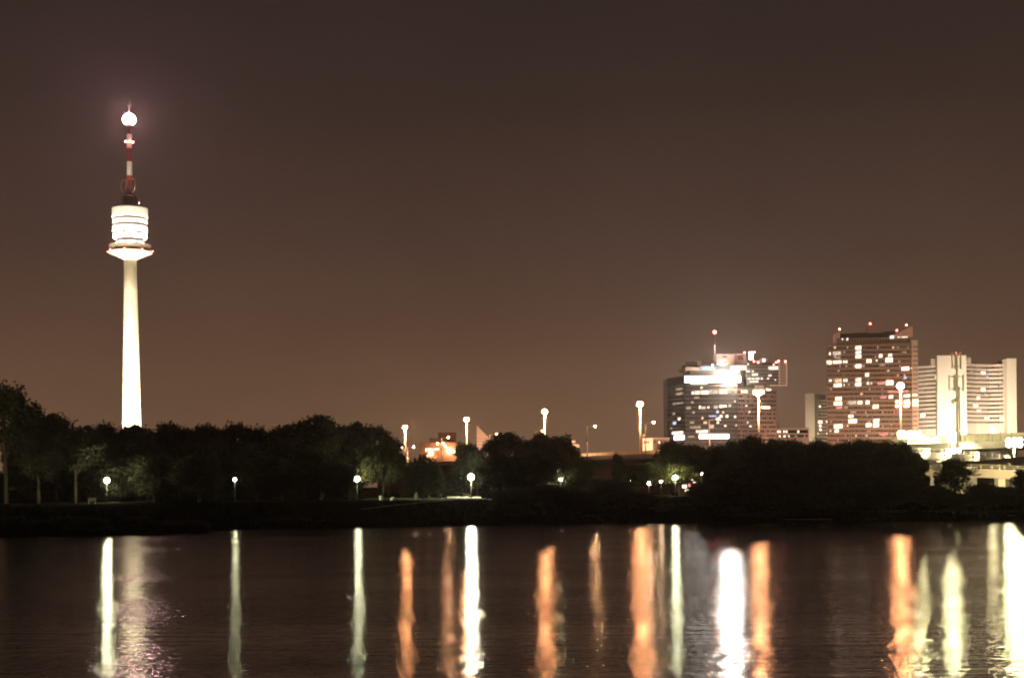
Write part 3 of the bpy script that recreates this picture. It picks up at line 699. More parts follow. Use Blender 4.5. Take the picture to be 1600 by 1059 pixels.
# side glass block with its open frame
B0, B1, B2 = XY(ocx(740), OD+3, 570), XY(ocx(992), OD+3, 570), XY(ocx(1058), OD+3, 570)
bw = Wall(B0, B1)
zb = lambda y: bw.hit(1200, y)[1]
put(MB().prism([B0, B1, (B1[0]+1, B1[1]+16), (B0[0], B0[1]+16)], zb(ocy(562)), zb(ocy(388))), 'glass_block', m_off, off)
for k in range(6): put(bw.rect(MB(), ocx(742), ocy(404+k*27), ocx(990), ocy(404+k*27)+1.6, 0.2), 'spandrel', m_band, off)
put(MB().prism([XY(ocx(806), OD+5, 570), XY(ocx(872), OD+5, 570), (XY(ocx(872), OD+5, 570)[0], OD+12), (XY(ocx(806), OD+5, 570)[0], OD+12)], zb(ocy(640)), zb(ocy(562))), 'block_support', m_beige, off)
fw = Wall(B1, B2)
for x0, x1 in ((992, 999), (1050, 1058)): put(fw.rect(MB(), ocx(x0), ocy(388), ocx(x1), ocy(568), 0.3, 0.4), 'frame_post', m_beige, off)
for k in range(8): put(fw.rect(MB(), ocx(999.5), ocy(390+k*24.6), ocx(1049.5), ocy(390+k*24.6)+0.8, 0.25, 0.35), 'frame_bar', m_beige, off)
put(fw.rect(MB(), ocx(920), ocy(560), ocx(1058), ocy(569), 0.32, 0.0), 'frame_sill', m_beige, off)
ostep(862, 914, 352, 388, 1, 8, 'block_plant', m_beige)
put(om.rect(MB(), ocx(866), ocy(354), ocx(888), ocy(378), -0.7, 1.2), 'plant_lamp', glow('plant_lamp', (1.0, 0.75, 0.8), 3.0), off)
put(om.rect(MB(), ocx(768), ocy(298), ocx(798), ocy(358), -3.0, 4.0), 'lit_panel', glow('lit_panel', (1.0, 0.86, 0.88), 9), off)
LO = [(305,612,325,635),(330,608,370,635),(378,606,440,634),(447,603,516,632),(520,602,586,630),(592,600,620,626),(645,600,662,624),(362,724,380,748),(385,730,415,750),(430,728,445,745),(478,722,512,748),(524,718,550,740),(555,718,580,736),(595,712,616,734),(546,768,562,784),(525,796,548,818),(574,796,594,818),(640,802,656,820),(383,812,398,830),(398,848,428,866),(505,850,520,864),(564,876,578,888),(648,870,664,886),(450,874,480,902),(340,916,435,938),(640,684,652,696),(375,575,392,588)]
for r_ in LO: put(om.rect(MB(), ocx(r_[0]), ocy(r_[1]), ocx(r_[2]), ocy(r_[3]), 0.36), 'window', rng.choice((m_lw, m_lw2, m_lw2, m_lw3, m_lw4)), off)
for r_ in [(262,730,300,752),(290,848,326,864),(290,884,376,902),(275,960,326,974),(325,652,366,668),(300,690,320,706),(310,770,330,784)]: put(om.rect(MB(), ocx(r_[0]), ocy(r_[1]), ocx(r_[2]), ocy(r_[3]), 0.36), 'window', m_ld, off)
for r_ in [(500,760,520,782),(440,800,500,812)]: put(om.rect(MB(), ocx(r_[0]), ocy(r_[1]), ocx(r_[2]), ocy(r_[3]), 0.36), 'window', m_lb, off)
for r_, mm in (((200,818,218,838), m_lw2), ((160,850,184,874), m_lb), ((158,778,174,796), m_ld), ((155,928,240,948), m_lw), ((184,586,236,602), m_ld), ((184,622,236,640), m_ld), ((160,700,240,712), m_ld), ((140,896,152,908), m_ld)):
    put(ol.rect(MB(), ocx(r_[0]), ocy(r_[1]), ocx(r_[2]), ocy(r_[3]), 0.36), 'window', mm, off)
for r_ in [(695,600,712,624),(718,600,746,624),(730,718,744,730),(754,766,766,780),(742,850,752,860),(760,880,778,892)]: put(orw.rect(MB(), ocx(r_[0]), ocy(r_[1]), ocx(r_[2]), ocy(r_[3]), 0.36), 'window', m_lw2, off)
for r_ in [(848,728,922,748),(890,592,930,604)]: put(orw.rect(MB(), ocx(r_[0]), ocy(r_[1]), ocx(r_[2]), ocy(r_[3]), 0.36), 'window', m_lw, off)
mbw = MB(); r3 = random.Random(5)
for k in range(12):
    for j in range(17):
        x = 676+j*17.3
        if r3.random() < 0.75: orw.rect(mbw, ocx(x), ocy(612+k*34), ocx(x+11), ocy(612+k*34)+3.0, 0.1)
put(mbw, 'small_dark_windows', m_gl, off, kind='stuff')
for r_ in [(735,448,765,460),(780,448,795,458),(780,470,826,488),(910,415,985,440),(910,480,936,492),(900,505,915,515),(945,395,958,408),(745,390,756,402),(750,505,772,517),(778,505,800,517),(806,504,840,517),(850,503,866,517),(760,528,830,540),(960,515,970,525)]:
    put(bw.rect(MB(), ocx(r_[0]), ocy(r_[1]), ocx(r_[2]), ocy(r_[3]), 0.34), 'window', m_lw2, off)
put(om.rect(MB(), ocx(366), ocy(950), ocx(596), ocy(982), 1.6), 'lobby_sign', sg, off)
put(ol.rect(MB(), ocx(180), ocy(958), ocx(246), ocy(992), 1.2), 'side_entrance_sign', sg, off)
# rooftop mast and lights
ux = om.hit(ocx(512), ocy(400))[0]; q = om.A+om.d*ux-om.n*9
mastp = put(MB().tube((q.x, q.y, zo(ocy(404))), (q.x, q.y, zo(ocy(236))), 0.55, 0.45), 'roof_mast', mat('roof_mast_white', (0.8, 0.72, 0.66), 0.5), off)
put(MB().tube((q.x, q.y, zo(ocy(236))), (q.x, q.y, zo(ocy(142))), 0.26, 0.2), 'mast_tip', m_red, mastp)
put(MB().sphere((q.x, q.y, zo(ocy(135))), 0.9, 8, 6), 'mast_light', m_redl, mastp)
for x, y, k in ((745, 298, 8), (812, 300, 4), (800, 375, 1), (832, 382, 1), (975, 383, 1), (993, 372, 1), (1048, 375, 1)):
    u, z = om.hit(ocx(x), ocy(y)); q = om.A+om.d*u-om.n*k; so = put(MB().sphere((q.x, q.y, z), 0.55, 8, 6), 'obstruction_light', m_redd, off)
    put(MB().tube((q.x, q.y, z-0.6), (q.x, q.y, z-3.5), 0.1, n=5), 'light_post', m_dark, so)
u, z = om.hit(ocx(478), ocy(403)); q = om.A+om.d*u-om.n*3; put(MB().sphere((q.x, q.y, z), 0.5, 8, 6), 'roof_lamp', glow('roof_lamp', (1, .85, .6), 20), off)
# the brilliant floodlight on the sign edge and the one on the penthouse
u, z = om.hit(ocx(597), ocy(508)); q = om.A+om.d*u+om.n*3.2
fo = put(MB().sphere((q.x, q.y, z), 3.2, 16, 10), 'roof_floodlight', glow('roof_flood', (1.0, 0.94, 0.86), 600), off, True)
put(MB().tube((q.x, q.y+2.4, z), (q.x, q.y+4.8, z), 1.0), 'floodlight_bracket', m_steel, fo)
u, z = om.hit(ocx(570), ocy(396)); q = om.A+om.d*u-om.n*6.5
put(MB().sphere((q.x, q.y, z), 0.9, 10, 8), 'penthouse_floodlight', glow('pent_flood', (1.0, 0.78, 0.62), 120), off, True)
# billboard under the glass block
bbp = P(ocx(834), ocy(618), OD-6)
put(Wall(XY(ocx(780), OD-4, 610), XY(ocx(890), OD-4, 610)).rect(MB(), ocx(790), ocy(602), ocx(878), ocy(632), 0.3, 0.5), 'block_sign', glow('block_sign', (1.0, 0.80, 0.62), 5), off)

# --- low office slab and slab beside the apartment tower
def simple_block(name, label, px0, px1, py0, py1, D, depth, mm, base=2.5):
    t = thing(name, (*XY((px0+px1)/2, D+depth/2), 3.2), label, 'building')
    a, b4 = XY(px0, D, py0), XY(px1, D, py0); w = Wall(a, b4)
    put(MB().prism([a, b4, (b4[0], b4[1]+depth), (a[0], a[1]+depth)], base, w.hit((px0+px1)/2, py0)[1]), 'wall', mm, t)
    return t, w
m_slab = mat('slab_beige', (0.40, 0.31, 0.25), 0.8, var=0.1)
lo, lw = simple_block('office_slab', 'long low office slab with a row of lit windows behind the tree mass', 1184, 1264, 668, 690, 1180, 20, m_slab)
put(lw.rect(MB(), 1185, 671.5, 1262, 676.5, 0.10), 'window_band', m_gl, lo); put(lw.rect(MB(), 1185, 679, 1262, 683, 0.10), 'window_band', m_gl, lo)
for x in (1190, 1196, 1210, 1214.5, 1218, 1224, 1227.5, 1246): put(lw.rect(MB(), x, 672.4, x+rng.choice((1.8, 2.6, 3.4)), 675.6, 0.2), 'window', m_lw, lo)
for x in (1192, 1199, 1217, 1224, 1231, 1242, 1256): put(lw.rect(MB(), x, 680, x+rng.choice((1.5, 2.6, 3.4)), 682.4, 0.2), 'window', m_ld if rng.random() < .4 else m_lw, lo)
put(MB().box(*[XY(1196, 1188)[0], XY(1216, 1188)[0]], 1186, 1196, ZP(1200, 669, 1188), ZP(1200, 659, 1188)), 'roof_plant', m_off2, lo)
m_un = mat('slab_cream', (0.66, 0.58, 0.47), 0.8, var=0.06, scale=0.08)
m_un2 = mat('ribbon_spandrel', (0.52, 0.44, 0.36), 0.8, var=0.08, scale=0.1)
m_rib = mat('ribbon_glass', (0.028, 0.02, 0.016), 0.25, var=0.4, scale=0.3, spec=0.5)
def ribbon_wing(t, pts, y0, y1, pitch, gap_rows, top_py, depth, lit, o=None):
    """curved wing in plan: pts list of (px, D); stacked ribbon windows between spandrels"""
    pl = [XY(px, D, 620) for px, D in pts]
    pm_ = pl[len(pl)//2]; refx = pts[len(pts)//2][0]; D0 = pts[len(pts)//2][1]
    bk = [(p_[0], p_[1]+depth) for p_ in pl]
    put(MB().prism(pl+bk[::-1], 2.5, ZP(refx, top_py, D0)), 'wing_core', m_rib, t)
    k = 0; y = y0
    walls = [Wall(pl[i], pl[i+1]) for i in range(len(pl)-1)]
    while y < y1:
        z1 = ZP(refx, y, D0); z0 = ZP(refx, y+pitch*(0.52 if k not in gap_rows else 1.0), D0)
        mb = MB()
        for w in walls: w.slab(mb, 0, (w.B-w.A).length, z0, z1, 0.5)
        put(mb, 'spandrel', m_un2, t); k += 1; y += pitch
    mb = MB()
    for w in walls:
        L_ = (w.B-w.A).length; u = 1.0
        while u < L_: w.slab(mb, u, u+0.25, ZP(refx, y1, D0), ZP(refx, y0, D0), 0.3); u += 2.1
    put(mb, 'mullions', m_un2, t, kind='stuff')
    for r_, mm in lit:
        xm = (r_[0]+r_[2])/2
        for i, w in enumerate(walls):
            if min(pts[i][0], pts[i+1][0]) <= xm <= max(pts[i][0], pts[i+1][0]): put(w.rect(MB(), *r_, 0.62), 'window', mm, t); break
UD = 1400
def u8(L): return crop_rects((1400, 530), 4.075, L)
# Curved slab group: wings are separate blocks, each an object of the one building
uno = thing('office_slab_tower', (*XY(1510, UD+30), 3.2), 'floodlit cream office tower of curved ribbon window wings between blank end slabs', 'building')
litL = [(r_, m_lw) for r_ in u8([(158,472,186,496),(252,230,266,248),(260,416,270,434),(162,604,186,630)])]+[(r_, m_ld) for r_ in u8([(150,322,178,330),(180,290,195,300),(228,484,236,492)])]
ribbon_wing(uno, [(1428, UD+26), (1448, UD+14), (1466, UD+6)], 571.5, 700, 6.55, (15, 16), 571, 22, litL)
litR = [(r_, m_lw) for r_ in u8([(540,205,566,222),(540,310,566,330),(514,364,532,382),(684,364,700,382),(492,414,520,434),(514,448,536,462),(562,496,590,514),(664,496,704,518)])]+[(r_, m_ld) for r_ in u8([(470,202,496,212),(645,290,660,305),(650,206,662,220),(540,345,556,356),(590,345,604,356),(676,264,688,276)])]+[(r_, m_lb) for r_ in u8([(576,232,586,246)])]
ribbon_wing(uno, [(1508, UD+6), (1525, UD+16), (1545, UD+22), (1562, UD+20), (1574, UD+14)], 569.5, 700, 6.55, (14, 15), 569, 24, litR)
e0, e1 = XY(1464.8, UD, 620), XY(1510.5, UD, 620)
ew = Wall(e0, e1)
es = put(MB().prism([e0, e1, (e1[0]-3, e1[1]+34), (e0[0]+3, e0[1]+34)], 2.5, ew.hit(1487, 555)[1]), 'end_slab', m_un, uno)
put(ew.rect(MB(), 1510.8, 558, 1520, 569, -6, 14), 'roof_plant', m_slab, uno)
put(ew.rect(MB(), 1458.5, 559, 1464.5, 570, -8, 16), 'roof_plant', m_slab, uno)
put(ew.rect(MB(), 1513, 560, 1517, 566, -5.8, 8), 'roof_window', m_ld, uno)
e0, e1 = XY(1573.5, UD+4, 620), XY(1588.5, UD+4, 620); w2 = Wall(e0, e1)
put(MB().prism([e0, e1, (e1[0]-2, e1[1]+34), (e0[0]+2, e0[1]+34)], 2.5, w2.hit(1580, 560)[1]), 'end_slab', m_un, uno)
# floodlights that light it
for px, tgt, en in ((1470, 1487, 2.2e6), (1500, 1487, 2.2e6), (1440, 1450, 1.2e6), (1535, 1540, 1.4e6), (1560, 1545, 1.2e6), (1600, 1582, 1.6e6), (1415, 1448, 1.0e6)):
    p = Vector((*XY(px, UD-75), 3.2)); fl = thing('floodlight', p, 'ground floodlight aimed at the curved office tower', 'floodlight', 'floodlights in front of the curved office tower')
    put(MB().box(p.x-0.5, p.x+0.5, p.y-0.4, p.y+0.4, 3.2, 3.9).tube((p.x, p.y, 3.9), (p.x, p.y, 4.3), 0.2), 'housing', m_dark, fl)
    spot(fl, p+Vector((0, 0, 1.5)), (XY(tgt, UD)[0], UD, 62), en*0.23, (1.0, 0.83, 0.64), R(75), 0.9)
# second slab beside the apartment tower
un2 = thing('office_slab_wing', (*XY(1275, UD+10), 3.2), 'cream blank end slab with short ribbon window wing beside the brown apartment tower', 'building')
e0, e1 = XY(1258.5, UD-20, 660), XY(1273, UD-20, 660); w3 = Wall(e0, e1)
put(MB().prism([e0, e1, (e1[0]+16, e1[1]+30), (e0[0]+8, e0[1]+30)], 2.5, w3.hit(1266, 614.5)[1]), 'end_slab', m_un, un2)
ribbon_wing(un2, [(1272.5, UD-14), (1283, UD-8), (1298, UD-6)], 624, 700, 5.2, (), 624, 20, [(r_, m_lw) for r_ in crop_rects((1240, 490), 5.045, [(192,842,232,864),(200,874,214,892),(202,905,216,922),(180,936,190,950),(256,842,264,856),(198,724,210,738),(258,936,266,950)])])
p = Vector((*XY(1262, UD-95), 3.2)); fl = thing('floodlight', p, 'ground floodlight aimed at the narrow cream end slab', 'floodlight')
put(MB().box(p.x-0.5, p.x+0.5, p.y-0.4, p.y+0.4, 3.2, 3.9).tube((p.x, p.y, 3.9), (p.x, p.y, 4.3), 0.2), 'housing', m_dark, fl)
spot(fl, p+Vector((0, 0, 1.5)), (XY(1270, UD)[0], UD, 40), 0.36e6, (1.0, 0.78, 0.55), R(75), 0.9)

# --- smaller buildings behind the viaduct
wk, ww = simple_block('works_building', 'dark works building with orange lit yard and bright windows behind the viaduct', 656, 716, 691, 740, 880, 30, mat('works_brown', (0.30, 0.16, 0.10), 0.8))
put(ww.rect(MB(), 684, 675, 711, 691.3, -3, 20), 'roof_hall', mat('works_dark', (0.10, 0.05, 0.035), 0.8), wk)
put(ww.rect(MB(), 671, 684, 690, 691.4, -2, 14), 'roof_plant', mat('works_dark', (0.10, 0.05, 0.035)), wk)
for x0, y0, x1, y1 in ((664.8, 700, 668, 704.5), (669.5, 699.5, 672.5, 704), (674, 700, 676, 704), (677.5, 700, 686, 703), (666, 710, 669, 713), (663, 722, 666, 725.5), (667, 719.5, 669.5, 724), (712, 700, 715, 703)):
    put(ww.rect(MB(), x0, y0, x1, y1, 0.3), 'window', m_lw, wk)
m_sfl = glow('yard_lamp', (1.0, 0.52, 0.25), 90)
for x, y, r_ in ((701.5, 704, 1.1), (673.5, 708.5, 0.9), (692.5, 692.5, 0.5), (684, 692.8, 0.45), (696, 697, 0.4), (709, 705, 0.5)):
    u, z = ww.hit(x, y); q = ww.A+ww.d*u+ww.n*1.6
    yl = put(MB().sphere((q.x, q.y, z), r_, 10, 8), 'yard_lamp', m_sfl, wk); put(MB().tube((q.x, q.y, z), (q.x, q.y+1.4, z), 0.12, n=5), 'lamp_bracket', m_dark, yl)
gw = thing('glass_wedge_building', (*XY(755, 900), 3.2), 'pale glass wedge building with steep sloping roof behind the viaduct', 'building')
a, b5 = XY(745, 895, 690), XY(764, 895, 690); wgw = Wall(a, b5)
m_wedge = mat('wedge_panel', (0.55, 0.40, 0.30), 0.4, var=0.15)
put(MB().prism([a, b5, (b5[0], b5[1]+18), (a[0], a[1]+18)], 2.5, [wgw.hit(745, 664)[1], wgw.hit(764, 684)[1], wgw.hit(764, 684)[1], wgw.hit(745, 664)[1]]), 'wall', m_wedge, gw)
for k in range(4): put(wgw.rect(MB(), 745.2, 684.5+k*5, 763.5, 685+k*5, 0.15), 'ledge', m_off2, gw)
for nm, lab, x0, x1, y0, D in (('pale_block', 'small pale lit block with a stepped top behind the twin dark park trees', 893, 905, 694, 760), ('pale_block', 'pale lit block standing directly behind the viaduct mast', 1004, 1020, 684, 640)):
    t_, w_ = simple_block(nm, lab, x0, x1, y0, 720, D, 12, mat('block_cream', (0.66, 0.52, 0.38), 0.8))
    put(w_.rect(MB(), x0+1, y0-6, x0+6, y0+0.2, -2, 6), 'roof_box', mat('block_cream', (0.66, 0.52, 0.38)), t_)
    for k in range(3): put(w_.rect(MB(), x0+2+k*3, y0+5, x0+3.6+k*3, y0+8.5, 0.05), 'window', m_gl, t_)
t_, w_ = simple_block('row_building', 'low brown row building at the foot of the office tower', 1016, 1046, 686, 712, 700, 16, m_off2)
put(w_.rect(MB(), 1015.6, 683.6, 1046.4, 686.1, 0.3, 16.3), 'roof', m_beige, t_)
for x in (1018, 1022, 1029, 1033, 1038): put(w_.rect(MB(), x, 689, x+2.2, 692, 0.12), 'window', m_lw if x == 1029 else m_gl, t_)
ki, kw = simple_block('kiosk', 'small lit kiosk glinting between the park trees', 1062, 1092, 750, 772, 330, 4, mat('kiosk_brown', (0.12, 0.07, 0.05), 0.8))
put(kw.rect(MB(), 1061, 746.5, 1093, 748.2, 0.4, 4.4), 'roof', m_dark, ki)
for r_, mm in (((1066, 757, 1073, 762), m_lw), ((1075, 755, 1079, 760), m_lr), ((1083, 752, 1087, 754), m_lw), ((1070, 764, 1076, 768), m_lw2), ((1084, 764, 1088, 767), m_lw2), ((1080, 748.8, 1086, 750), m_lw)): put(kw.rect(MB(), *r_, 0.1), 'window', mm, ki)
# unseen lamps among the buildings, added to brighten the facades
qt = cobra_proto(12, 2.6)
m_sodq = glow('fill_lens', (1.0, 0.55, 0.28), 420)
ORG = (1.0, 0.60, 0.40)
QL = [(1075, 990, 'office tower', (1090, OD), 0.05e6), (1125, 985, 'office tower', (1130, OD), 0.05e6), (1195, 985, 'office tower', (1190, OD+10), 0.26e6), (1228, 1090, 'long low office slab', (1224, 1180), 0.15e6),
      (1300, 930, 'brown apartment tower', (1320, AD), 0.135e6), (1340, 925, 'brown apartment tower', (1345, AD), 0.135e6), (1380, 925, 'brown apartment tower', (1375, AD), 0.135e6), (1415, 925, 'brown apartment tower', (1405, AD), 0.15e6), (1436, 985, 'brown apartment tower', (1430, AD), 0.25e6),
      (752, 850, 'glass wedge building', (752, 895), 0.12e6), (690, 850, 'works building', (690, 880), 0.012e6), (898, 735, 'small stepped pale block', (898, 760), 0.10e6), (1012, 610, 'pale lit block', (1010, 640), 0.10e6), (1030, 672, 'low brown row building', (1030, 700), 0.05e6)]
for px, D, what, (tx, td), en in QL:
    x, y = XY(px, D)
    o = spawn(qt, 'facade_fill_lamp', (x, y, 3.2), 'added unseen fill lamp facing the %s, behind the park trees' % what, 'street lamp', 'added lamps brightening the facades', rz=R(90), mats={'lens': m_sodq})
    l_ = bpy.data.lights.new('lamp', 'SPOT'); l_.energy = en; l_.color = ORG; l_.spot_size = R(100); l_.spot_blend = 0.9; l_.shadow_soft_size = 0.6
    lo_ = bpy.data.objects.new('lamp', l_); COL.objects.link(lo_); lo_.parent = o; lo_.location = (3.6, 0, 12.1)
    dv = Vector((XY(tx, td)[0], td, 34 if D > 900 else 14))-Vector((x, y+3.6, 15.3)); lo_.rotation_euler = (Matrix.Rotation(R(-90), 3, 'Z') @ dv).to_track_quat('-Z', 'Y').to_euler()

# ------------------------------------------------------------------ trees
def leaf_mat(name, col, spec=0.25):
    m = bpy.data.materials.new(name); m.use_nodes = True; n = m.node_tree.nodes; l = m.node_tree.links; b = n['Principled BSDF']
    b.inputs['Roughness'].default_value = 0.6; b.inputs['Specular IOR Level'].default_value = spec
    oi = n.new('ShaderNodeObjectInfo'); g = n.new('ShaderNodeNewGeometry')
    ad = n.new('ShaderNodeMath'); ad.operation = 'MULTIPLY_ADD'; ad.inputs[1].default_value = 0.6; l.new(g.outputs['Random Per Island'], ad.inputs[0])
    ml = n.new('ShaderNodeMath'); ml.operation = 'MULTIPLY'; ml.inputs[1].default_value = 0.4; l.new(oi.outputs['Random'], ml.inputs[0]); l.new(ml.outputs[0], ad.inputs[2])
    mx = n.new('ShaderNodeMix'); mx.data_type = 'RGBA'; l.new(ad.outputs[0], mx.inputs[0])
    mx.inputs[6].default_value = tuple(c*0.55 for c in col)+(1,); mx.inputs[7].default_value = tuple(c*1.45 for c in col)+(1,)
    l.new(mx.outputs[2], b.inputs['Base Color'])
    tr = n.new('ShaderNodeBsdfTranslucent'); l.new(mx.outputs[2], tr.inputs[0]); ms = n.new('ShaderNodeMixShader'); ms.inputs[0].default_value = 0.35
    l.new(b.outputs[0], ms.inputs[1]); l.new(tr.outputs[0], ms.inputs[2]); l.new(ms.outputs[0], n['Material Output'].inputs[0])
    return m
m_leaf = leaf_mat('leaf', (0.105, 0.10, 0.062)); m_leaf2 = leaf_mat('leaf_silver', (0.095, 0.095, 0.055))
m_leaf3 = leaf_mat('leaf_lamplit', (0.13, 0.13, 0.055))  # lamp light on the lit trees is partly put into this paler colour
m_bark = mat('bark', (0.085, 0.065, 0.045), 0.9, var=0.4, scale=2.0, bump=0.5)
def leaves_mesh(cent, size, seed, flat=0.0):
    g = np.random.default_rng(seed); N = len(cent)
    a = g.normal(size=(N, 3)); a /= np.linalg.norm(a, axis=1)[:, None]
    b = g.normal(size=(N, 3)); b -= (a*b).sum(1)[:, None]*a; b /= np.linalg.norm(b, axis=1)[:, None]
    sz = size*g.uniform(0.6, 1.4, N)[:, None]
    v = np.stack([cent-a*sz, cent+b*sz*0.55, cent+a*sz, cent-b*sz*0.55], 1).reshape(-1, 3)
    me = bpy.data.meshes.new('crown'); me.vertices.add(4*N); me.vertices.foreach_set('co', v.ravel())
    me.loops.add(4*N); me.loops.foreach_set('vertex_index', np.arange(4*N, dtype=np.int32))
    me.polygons.add(N); me.polygons.foreach_set('loop_start', np.arange(0, 4*N, 4, dtype=np.int32))
    me.update(calc_edges=True); return me
def tree_proto(seed, clear=0.22, lobes=22, n_leaf=9000, top=0.75, size=0.26, mleaf=None, spread=1.0, low=False):
    """14 m tall, crown radius about 5 m"""
    r = random.Random(seed); g = np.random.default_rng(seed)
    H, RAD = 14.0, 5.0; z0 = H*clear; zc = (z0+H)/2; hz = (H-z0)/2
    L = []
    for k in range(lobes):
        th = r.uniform(0, 2*math.pi); ph = math.acos(r.uniform(-0.9, 1)); rr = r.uniform(0.45, 0.86)
        taper = 1.0-0.12*max(0, math.cos(ph))
        cx = RAD*rr*math.sin(ph)*math.cos(th)*taper*spread; cy_ = RAD*rr*math.sin(ph)*math.sin(th)*taper*spread; cz = zc+hz*rr*0.95*math.cos(ph)
        L.append((cx, cy_, cz, r.uniform(1.0, 2.1)))
    if low: L += [(r.uniform(-3.6, 3.6), r.uniform(-3.6, 3.6), r.uniform(0.5, 5), r.uniform(1.2, 2.2)) for q in range(16)]
    L += [(1.6*math.cos(q*2.1+seed), 1.6*math.sin(q*2.1+seed), H-1.9-0.35*q, 1.7) for q in range(3)]
    pts = []
    per = n_leaf//len(L)
    for cx, cy_, cz, lr in L:
        d = g.normal(size=(per, 3)); d /= np.linalg.norm(d, axis=1)[:, None]
        rad = lr*np.clip(g.normal(0.82, 0.24, per), 0.1, 1.55)[:, None]
        pts.append(np.array([cx, cy_, cz])+d*rad*np.array([1, 1, 0.8]))
    pts = np.concatenate(pts); pts = pts[pts[:, 2] > max(0.1, z0*0.6)]
    cm = leaves_mesh(pts, size, seed); cm.materials.append(mleaf or m_leaf)
    tb = MB(); lean = (r.uniform(-.4, .4), r.uniform(-.4, .4))
    sp = [(0, 0, -0.3), (lean[0]*.3, lean[1]*.3, z0*0.7), (lean[0], lean[1], zc), (lean[0]*0.8, lean[1]*.8, H-2.5)]
    tb.path(sp, [0.34, 0.26, 0.17, 0.05], 8)
    for cx, cy_, cz, lr in L[:14]:
        t = r.uniform(0.25, 0.75); st = Vector(sp[1]).lerp(Vector(sp[2]), t); mid = st.lerp(Vector((cx, cy_, cz)), 0.5)+Vector((0, 0, 0.4))
        tb.path([st, mid, Vector((cx, cy_, cz))], [0.13, 0.08, 0.03], 5)
    return [('trunk', tb.mesh('trunk', m_bark, True), None), ('crown', cm, None)]
def willow_proto(seed):
    g = np.random.default_rng(seed); r = random.Random(seed); pts = []; tb = MB(); H = 12.0
    tb.path([(0, 0, -0.3), (0.2, 0, 3), (0, 0.2, 7), (0, 0, 10)], [0.4, 0.32, 0.2, 0.05], 8)
    for k in range(150):
        th = r.uniform(0, 2*math.pi); rr = 4.6*math.sqrt(r.random()); zt = H*(1-0.42*(rr/5)**2)-r.uniform(0, 1.6); ln = min(zt-0.6, r.uniform(2.5, 7.5))
        x, y = rr*math.cos(th), rr*math.sin(th)
        m_ = int(ln*16); t = np.linspace(0, 1, m_)[:, None]
        p = np.array([x, y, zt])+t*np.array([x*0.12, y*0.12, -ln])+g.normal(scale=0.13, size=(m_, 3)); pts.append(p)
        if k % 9 == 0: tb.path([(0, 0, 6.5), (x*0.5, y*0.5, zt-0.2), (x, y, zt)], [0.12, 0.07, 0.03], 5)
    cm = leaves_mesh(np.concatenate(pts), 0.20, seed); cm.materials.append(m_leaf2)
    return [('trunk', tb.mesh('trunk', m_bark, True), None), ('crown', cm, None)]
TP = {'a': tree_proto(1), 'b': tree_proto(2, 0.12, 26, 11000), 'c': tree_proto(3, 0.05, 28, 12000), 'd': tree_proto(4, 0.16, 20, 9000, spread=0.85), 'e': tree_proto(9, 0.03, 34, 13000, spread=1.1),
      'l': tree_proto(5, 0.36, 26, 8000, size=0.22, mleaf=m_leaf2, spread=1.1), 'm': tree_proto(6, 0.34, 24, 8000, size=0.22, mleaf=m_leaf2), 'w': willow_proto(7),
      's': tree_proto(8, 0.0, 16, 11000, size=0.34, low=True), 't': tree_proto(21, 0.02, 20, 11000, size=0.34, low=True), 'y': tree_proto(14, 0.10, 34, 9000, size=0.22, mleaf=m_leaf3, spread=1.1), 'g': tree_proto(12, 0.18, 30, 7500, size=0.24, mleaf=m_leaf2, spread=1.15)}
HT = {k: (12.0, 4.9) if k == 'w' else (14.0, 4.9) for k in TP}
GR = {'back': ('dark trees in the back row', 'tall dark back row tree ', [(150, 'between the tallest tree and the television tower'), (250, 'hiding the foot of the television tower'), (350, 'between television tower and lone small globe lamp'), (410, 'rising behind the lone small globe lamp'), (490, 'between lone small globe lamp and highest crown'), (520, 'forming the highest crown before the trunked tree'), (1700, 'behind the yellow green trunked tree')]),
      'mid': ('dark trees in the middle of the park', 'unlit bushy park tree ', [(200, 'behind the lamp and white slatted bench'), (345, 'between bench lamp and lone small globe lamp'), (450, 'around the lone small globe lamp'), (560, 'beside the lamp that lights the trunked tree'), (760, 'beside the brightest globe lamp'), (815, 'of the twin dark crowns next to the brightest globe lamp'), (1700, 'of the twin dark crowns next to the round pale lit tree')]),
      'bank': ('dark trees along the water edge', 'dark tree leaning over the bank ', [(920, 'below the twin dark park trees'), (1015, 'in front of the dark viaduct wall'), (1110, 'around the lit kiosk'), (1180, 'before the office tower'), (1290, 'before the long low office slab'), (1410, 'before the brown apartment tower'), (1450, 'where the tree mass slopes down to the ramps'), (1700, 'below the road ramps')]),
      'shrub': ('low shrubs on the bank', 'low dark shrub at the water edge ', [(130, 'below the tallest tree'), (260, 'below the television tower'), (420, 'below the lone small globe lamp'), (600, 'below the lamp of the trunked tree'), (900, 'below the twin dark park trees'), (1130, 'below the lit kiosk'), (1300, 'beside the jetty'), (1450, 'between the jetty and the moored boat'), (1700, 'around the moored boat')]),
      'under': ('undergrowth bushes of the park', 'dense dark bush ', [(130, 'behind the tallest tree'), (300, 'beneath the television tower'), (450, 'behind the lone small globe lamp'), (700, 'behind the trunked tree'), (1700, 'behind the twin dark park trees')])}
def gr(row, px):
    g_, lead, rs = GR[row]
    return next(lead+t for lim, t in rs if px < lim), g_
def tree(px, top, wpx, D, kind, row=None, label=None, base=None, rz=None):
    p = P(px, top, D); gz = ground_z(p.x, p.y)-0.1
    H, RAD = HT[kind]; sz = (p.z-gz)/H; sxy = wpx*D/F/2/RAD
    lab, grp = (label, None) if label else gr(row, px)
    return spawn(TP[kind], 'shrub' if row in ('shrub', 'under') else 'tree', (p.x, p.y, gz), lab, 'shrub' if row in ('shrub', 'under') else 'tree', grp, rz if rz is not None else rng.uniform(0, 6.28), (sxy, sxy, sz))
